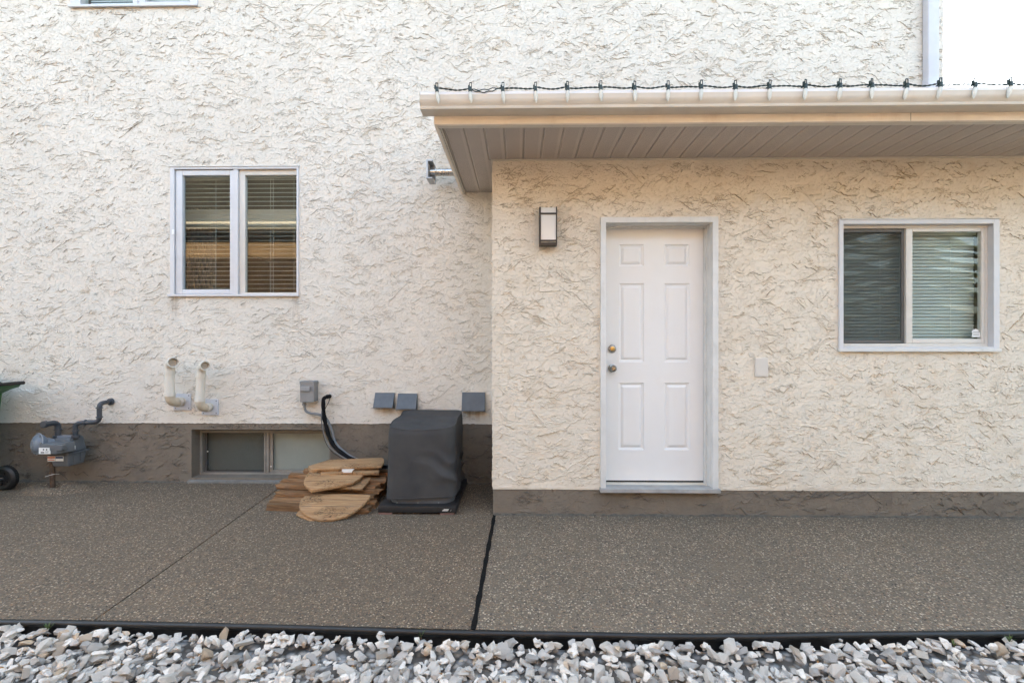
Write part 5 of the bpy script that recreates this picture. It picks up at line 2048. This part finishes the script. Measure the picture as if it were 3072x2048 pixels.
# ================================================================ EDGING AND STONES
m = MB()
path = []
for p in edge:
    path.append(Vector((p.x, p.y - 0.010, -0.005 + 0.004 * mnoise.noise(Vector((p.x * 1.3, 0, 0))))))
m.tube(path, 0.0155, 14)
edg = thing('lawn_edging', 'long black plastic edging strip between pavement and white stones', 'edging', (0, edge_y(0), 0))
m.build('bead', M['edging'], edg, smooth=0.8)
m = MB()
for a, b in zip(path, path[1:]):
    m.face([(a.x, a.y - 0.004, -0.015), (b.x, b.y - 0.004, -0.015), (b.x, b.y - 0.001, -0.13), (a.x, a.y - 0.001, -0.13)])
    m.face([(a.x, a.y + 0.003, -0.015), (a.x, a.y + 0.003, -0.13), (b.x, b.y + 0.003, -0.13), (b.x, b.y + 0.003, -0.015)])
m.build('skirt', M['edging'], edg, weld=True, smooth=0.8)

bed = MB()
bed.face([(-7, -2.5, -0.072), (7, -2.5, -0.072), (7, 2.6, -0.072), (-7, 2.6, -0.072)])
gravel_bed = bed.build('gravel_bed', M['ground'])
gravel_bed['kind'] = 'structure'
ORIGIN[gravel_bed.name] = (0, 0, 0)

srng = random.Random(5)


def stone_variant():
    bm = bmesh.new()
    ax = Vector((1.0, srng.uniform(0.5, 0.8), srng.uniform(0.34, 0.56)))
    for _ in range(srng.randint(11, 16)):
        v = Vector((srng.gauss(0, 1), srng.gauss(0, 1), srng.gauss(0, 1))).normalized()
        v *= srng.uniform(0.82, 1.0)
        # squarish, broken look
        q = Vector([math.copysign(abs(c) ** 0.75, c) for c in v])
        bm.verts.new((q.x * ax.x, q.y * ax.y, q.z * ax.z))
    r = bmesh.ops.convex_hull(bm, input=bm.verts)
    bmesh.ops.delete(bm, geom=[g_ for g_ in r['geom_interior'] if isinstance(g_, bmesh.types.BMVert)], context='VERTS')
    bmesh.ops.dissolve_limit(bm, angle_limit=0.22, verts=bm.verts, edges=bm.edges)
    bmesh.ops.recalc_face_normals(bm, faces=bm.faces)
    me = bpy.data.meshes.new('stone')
    bm.to_mesh(me)
    bm.free()
    me.materials.append(M['stone'])
    return me


variants = []
while len(variants) < 28:
    sv = stone_variant()
    if len(sv.vertices) >= 7:
        variants.append(sv)
vdat = [(np.array([v.co[:] for v in me.vertices]), [tuple(p.vertices) for p in me.polygons]) for me in variants]
CELL = 0.006
GX0, GX1, GY0, GY1 = -4.1, 4.1, 1.15, 2.42
hm = np.full((int((GX1 - GX0) / CELL), int((GY1 - GY0) / CELL)), -0.072)
eyx = np.array([edge_y(GX0 + (i + 0.5) * CELL) for i in range(hm.shape[0])])
gyc = GY0 + (np.arange(hm.shape[1]) + 0.5) * CELL
hm[gyc[None, :] > (eyx[:, None] - 0.10)] = -0.045
blocked = gyc[None, :] > (eyx[:, None] - 0.016)
placed = []
tries = 0
while len(placed) < 10000 and tries < 52000:
    tries += 1
    x = srng.uniform(GX0 + 0.06, GX1 - 0.06)
    y = srng.uniform(GY0 + 0.06, GY1 - 0.06)
    s = min(0.050, max(0.015, srng.lognormvariate(math.log(0.0275), 0.30)))
    if len(placed) < 3200:
        s = srng.uniform(0.013, 0.020)
    elif y < 1.75:
        s = max(s, 0.030)
    vi = srng.randrange(len(variants))
    rot = (srng.gauss(0, 0.36), srng.gauss(0, 0.36), srng.uniform(0, 6.283))
    Mx = np.array(Matrix.Rotation(rot[2], 3, 'Z') @ Matrix.Rotation(rot[1], 3, 'Y') @ Matrix.Rotation(rot[0], 3, 'X'))
    pts = vdat[vi][0] @ Mx.T * s
    hx_ = (pts[:, 0].max() - pts[:, 0].min()) * 0.36
    hy_ = (pts[:, 1].max() - pts[:, 1].min()) * 0.36
    i0, i1 = int((x - hx_ - GX0) / CELL), int((x + hx_ - GX0) / CELL) + 1
    k0_, k1_ = int((y - hy_ - GY0) / CELL), int((y + hy_ - GY0) / CELL) + 1
    if i0 < 0 or k0_ < 0 or i1 >= hm.shape[0] or k1_ >= hm.shape[1]:
        continue
    if blocked[i0:i1, k0_:k1_].any():
        continue
    sub = hm[i0:i1, k0_:k1_]
    if not sub.size:
        continue
    zi = pts[:, 2].max()
    base = 0.55 * sub.mean() + 0.45 * sub.max()
    zc = base + zi * 0.5
    lim = 0.0 + 0.016 * mnoise.noise(Vector((x * 1.6, y * 2.5, 1))) + (0.006 if y < 2.0 else 0)
    if zc + zi > lim + 0.016:
        continue
    ii = (np.arange(i0, i1) + 0.5) * CELL + GX0 - x
    kk = (np.arange(k0_, k1_) + 0.5) * CELL + GY0 - y
    e2 = (ii[:, None] / hx_) ** 2 + (kk[None, :] / hy_) ** 2
    hm[i0:i1, k0_:k1_] = np.where(e2 < 1, np.maximum(sub, zc + zi * np.sqrt(np.maximum(0, 1 - 0.7 * e2)) * 0.9), sub)
    placed.append((vi, (x, y, zc), rot, s, zc + zi, Mx))


def in_frame(p):
    xr = p[0] * cY + p[1] * sY
    yr_ = -p[0] * sY + p[1] * cY
    px = 1536 + F * xr / yr_
    py = 1024 - F * (p[2] - CAM_H) / yr_
    return -20 < px < 3092 and py < 2070


# the stones that show largest become single pieces
score = []
for i, (vi, p, rot, s, top, Mx) in enumerate(placed):
    if in_frame(p):
        ci, ck = int((p[0] - GX0) / CELL), int((p[1] - GY0) / CELL)
        vis = top - hm[max(0, ci - 3):ci + 4, max(0, ck - 3):ck + 4].mean()
        if vis > -0.006:
            score.append((s * s / p[1] ** 2, i))
score.sort(reverse=True)
single = {i for _, i in score[:300]}
for i in sorted(single):
    vi, p, rot, s, top, Mx = placed[i]
    ob = inst('stone', variants[vi], gravel_bed, p, rot, (s, s, s))
rest = MB()
for i, (vi, p, rot, s, top, Mx) in enumerate(placed):
    if i not in single:
        rest.add((vdat[vi][0] @ Mx.T) * s + np.array(p), vdat[vi][1])
ro = rest.build('loose_stones', M['stone'], gravel_bed)
ro['kind'] = 'stuff'
print('stones', len(placed), 'single', len(single))


m = MB()
for _ in range(70):
    x, y = srng.uniform(-2.4, 2.5), srng.uniform(1.75, 2.12)
    if y > edge_y(x) - 0.05:
        continue
    ci, ck = int((x - GX0) / CELL), int((y - GY0) / CELL)
    z = hm[ci - 1:ci + 2, ck - 1:ck + 2].max() - 0.004
    a = srng.uniform(0, 6.28)
    L, w = srng.uniform(0.008, 0.022), srng.uniform(0.004, 0.009)
    u, v = Vector((math.cos(a), math.sin(a), srng.uniform(-0.3, 0.3))), Vector((-math.sin(a), math.cos(a), srng.uniform(-0.4, 0.4)))
    q = Vector((x, y, z))
    m.face([q - u * L, q + v * w + Vector((0, 0, 0.003)), q + u * L])
    m.face([q - u * L, q + u * L, q - v * w + Vector((0, 0, 0.003))])
lf = m.build('leaf_scraps', M['dry_leaf'], gravel_bed)
lf['kind'] = 'stuff'


# weeds along the edging
def weed(px, py, n, h, label, red=False):
    p = Vector(G(px, py, -0.02))
    root = thing('weed', label, 'weed', p, 'small weeds along the edging')
    m = MB()
    for k in range(n):
        a = 2 * math.pi * k / n + srng.uniform(-0.3, 0.3)
        L = h * srng.uniform(0.7, 1.15)
        lean = srng.uniform(0.25, 0.9)
        d = Vector((math.cos(a) * lean, math.sin(a) * lean, 1)).normalized()
        side = d.cross(Vector((0, 0, 1))).normalized() * 0.0022
        mid = p + d * L * 0.6
        tip = p + d * L + Vector((0, 0, -L * 0.12 * lean))
        m.face([p - side * 0.6, p + side * 0.6, mid + side, mid - side])
        m.face([mid - side, mid + side, tip])
    m.build('leaves', M['weed'], root)
    m = MB()
    m.tube([p + Vector((0, 0, -0.03)), p + Vector((0, 0, 0.012))], 0.003, 6)
    m.build('stem', M['rust'], root)


weed(144, 1890, 16, 0.042, 'spiky weed with reddish stem at the left end of the edging')
weed(1263, 1912, 9, 0.05, 'thin grass tuft left of the pavement joint in the stones')
weed(3028, 1925, 14, 0.04, 'small blue-green weed at the right end of the edging')
weed(2862, 1938, 8, 0.03, 'withered little weed between stones near the right edge')
weed(14, 1876, 5, 0.02, 'tiny bright weed in the far left corner of the edging')

# ================================================================ ACROSS THE YARD (seen in the panes)
YN = -3.6
nb = thing('neighbour_house', 'tan stucco house across the yard, mirrored in the window glass', 'house', (0, YN, 0))
m = MB()
m.box(-12, 5.2, YN - 0.2, YN, -0.1, 4.55)
m.box(5.0, 5.2, YN - 8, YN - 0.201, -0.1, 4.55)
m.box(-12, -11.8, YN - 8, YN - 0.201, -0.1, 4.55)
m.build('wall', M['tan_stucco'], nb)
m = MB()
m.box(-12.4, 5.6, YN + 0.001, YN + 0.50, 4.40, 4.43)
m.build('soffit', M['soffit'], nb)
m = MB()
m.box(-12.4, 5.6, YN + 0.501, YN + 0.53, 4.38, 4.55)
m.build('fascia', M['old_frame'], nb)
m = MB()
m.box(-12.4, 5.6, YN + 0.531, YN + 0.65, 4.48, 4.55)
m.build('gutter', M['gutter'], nb, bevel=0.02)
m = MB()
m.prism([(-12.5, YN + 0.5, 4.56), (-12.5, YN - 4, 7.7), (-12.5, YN - 8.6, 4.56), (-12.5, YN - 8.6, 4.45), (-12.5, YN - 0.21, 4.63), (-12.5, YN - 0.0, 4.56)], (18.2, 0, 0))
m.build('roof', M['dark_shingle'], nb)

# spruce in the yard behind the camera to the right
tx, ty = 10.0, -4.2
tree = thing('spruce_tree', 'tall dark spruce across the yard, mirrored in the garage window', 'tree', (tx, ty, -0.1))
m = MB()
m.tube([(tx, ty, -0.14), (tx + 0.05, ty, 3), (tx, ty + 0.04, 9)], 0.2, 12, rs=[0.24, 0.16, 0.02])
m.build('trunk', M['bark'], tree, smooth=0.8)
m = MB()
tr = random.Random(3)
limbs = MB()
for i in range(150):
    z = 0.6 + 8.2 * (i / 150) ** 1.05
    L = (2.5 * (1 - (z - 0.6) / 8.9) + 0.12) * tr.uniform(0.8, 1.12)
    a = i * 2.399 + tr.uniform(-0.2, 0.2)
    d = Vector((math.cos(a), math.sin(a), 0))
    s = Vector((-d.y, d.x, 0))
    base_ = Vector((tx, ty, z))
    tip = base_ + d * L + Vector((0, 0, -0.22 * L))
    limbs.tube([base_, base_.lerp(tip, 0.5) + Vector((0, 0, 0.03)), tip], 0.02, 5, rs=[0.03 * L / 2 + 0.006, 0.014, 0.004])
    nseg = max(5, int(L * 12))
    for k in range(nseg):
        t = (k + 1) / nseg
        q = base_.lerp(tip, t)
        for sd in (-1, 1):
            l2 = (0.42 * (1 - t * 0.6)) * tr.uniform(0.7, 1.2) + 0.05
            e = q + (d * 0.65 + s * sd).normalized() * l2 + Vector((0, 0, -0.10 * l2 - tr.uniform(0, 0.05)))
            w_ = Vector((0, 0, 0.05)) + d * 0.05
            m.face([q - w_, e, q + w_])
            f = q.lerp(e, 0.5)
            m.face([f - s * 0.05 + Vector((0, 0, 0.03)), f + d * 0.14 + Vector((0, 0, -0.03)), f + s * 0.02])
limbs.build('limbs', M['bark'], tree, smooth=0.8)
m.build('crown', M['spruce'], tree)
added_tree = tree.copy()  # added copy that covers the sky mirrored in the garage panes
COL.objects.link(added_tree)
added_tree.location = (8.3, -5.6, -0.1)
added_tree.rotation_euler = (0, 0, 2.0)
added_tree['label'] = 'added spruce nearer the tan house, covering sky in the garage window'
tree['label'] = 'spruce farther from the tan house, mirrored in the garage window'
tree['group'] = added_tree['group'] = 'spruces across the yard'
for ch in list(tree.children):
    c2 = ch.copy()
    COL.objects.link(c2)
    c2.parent = added_tree
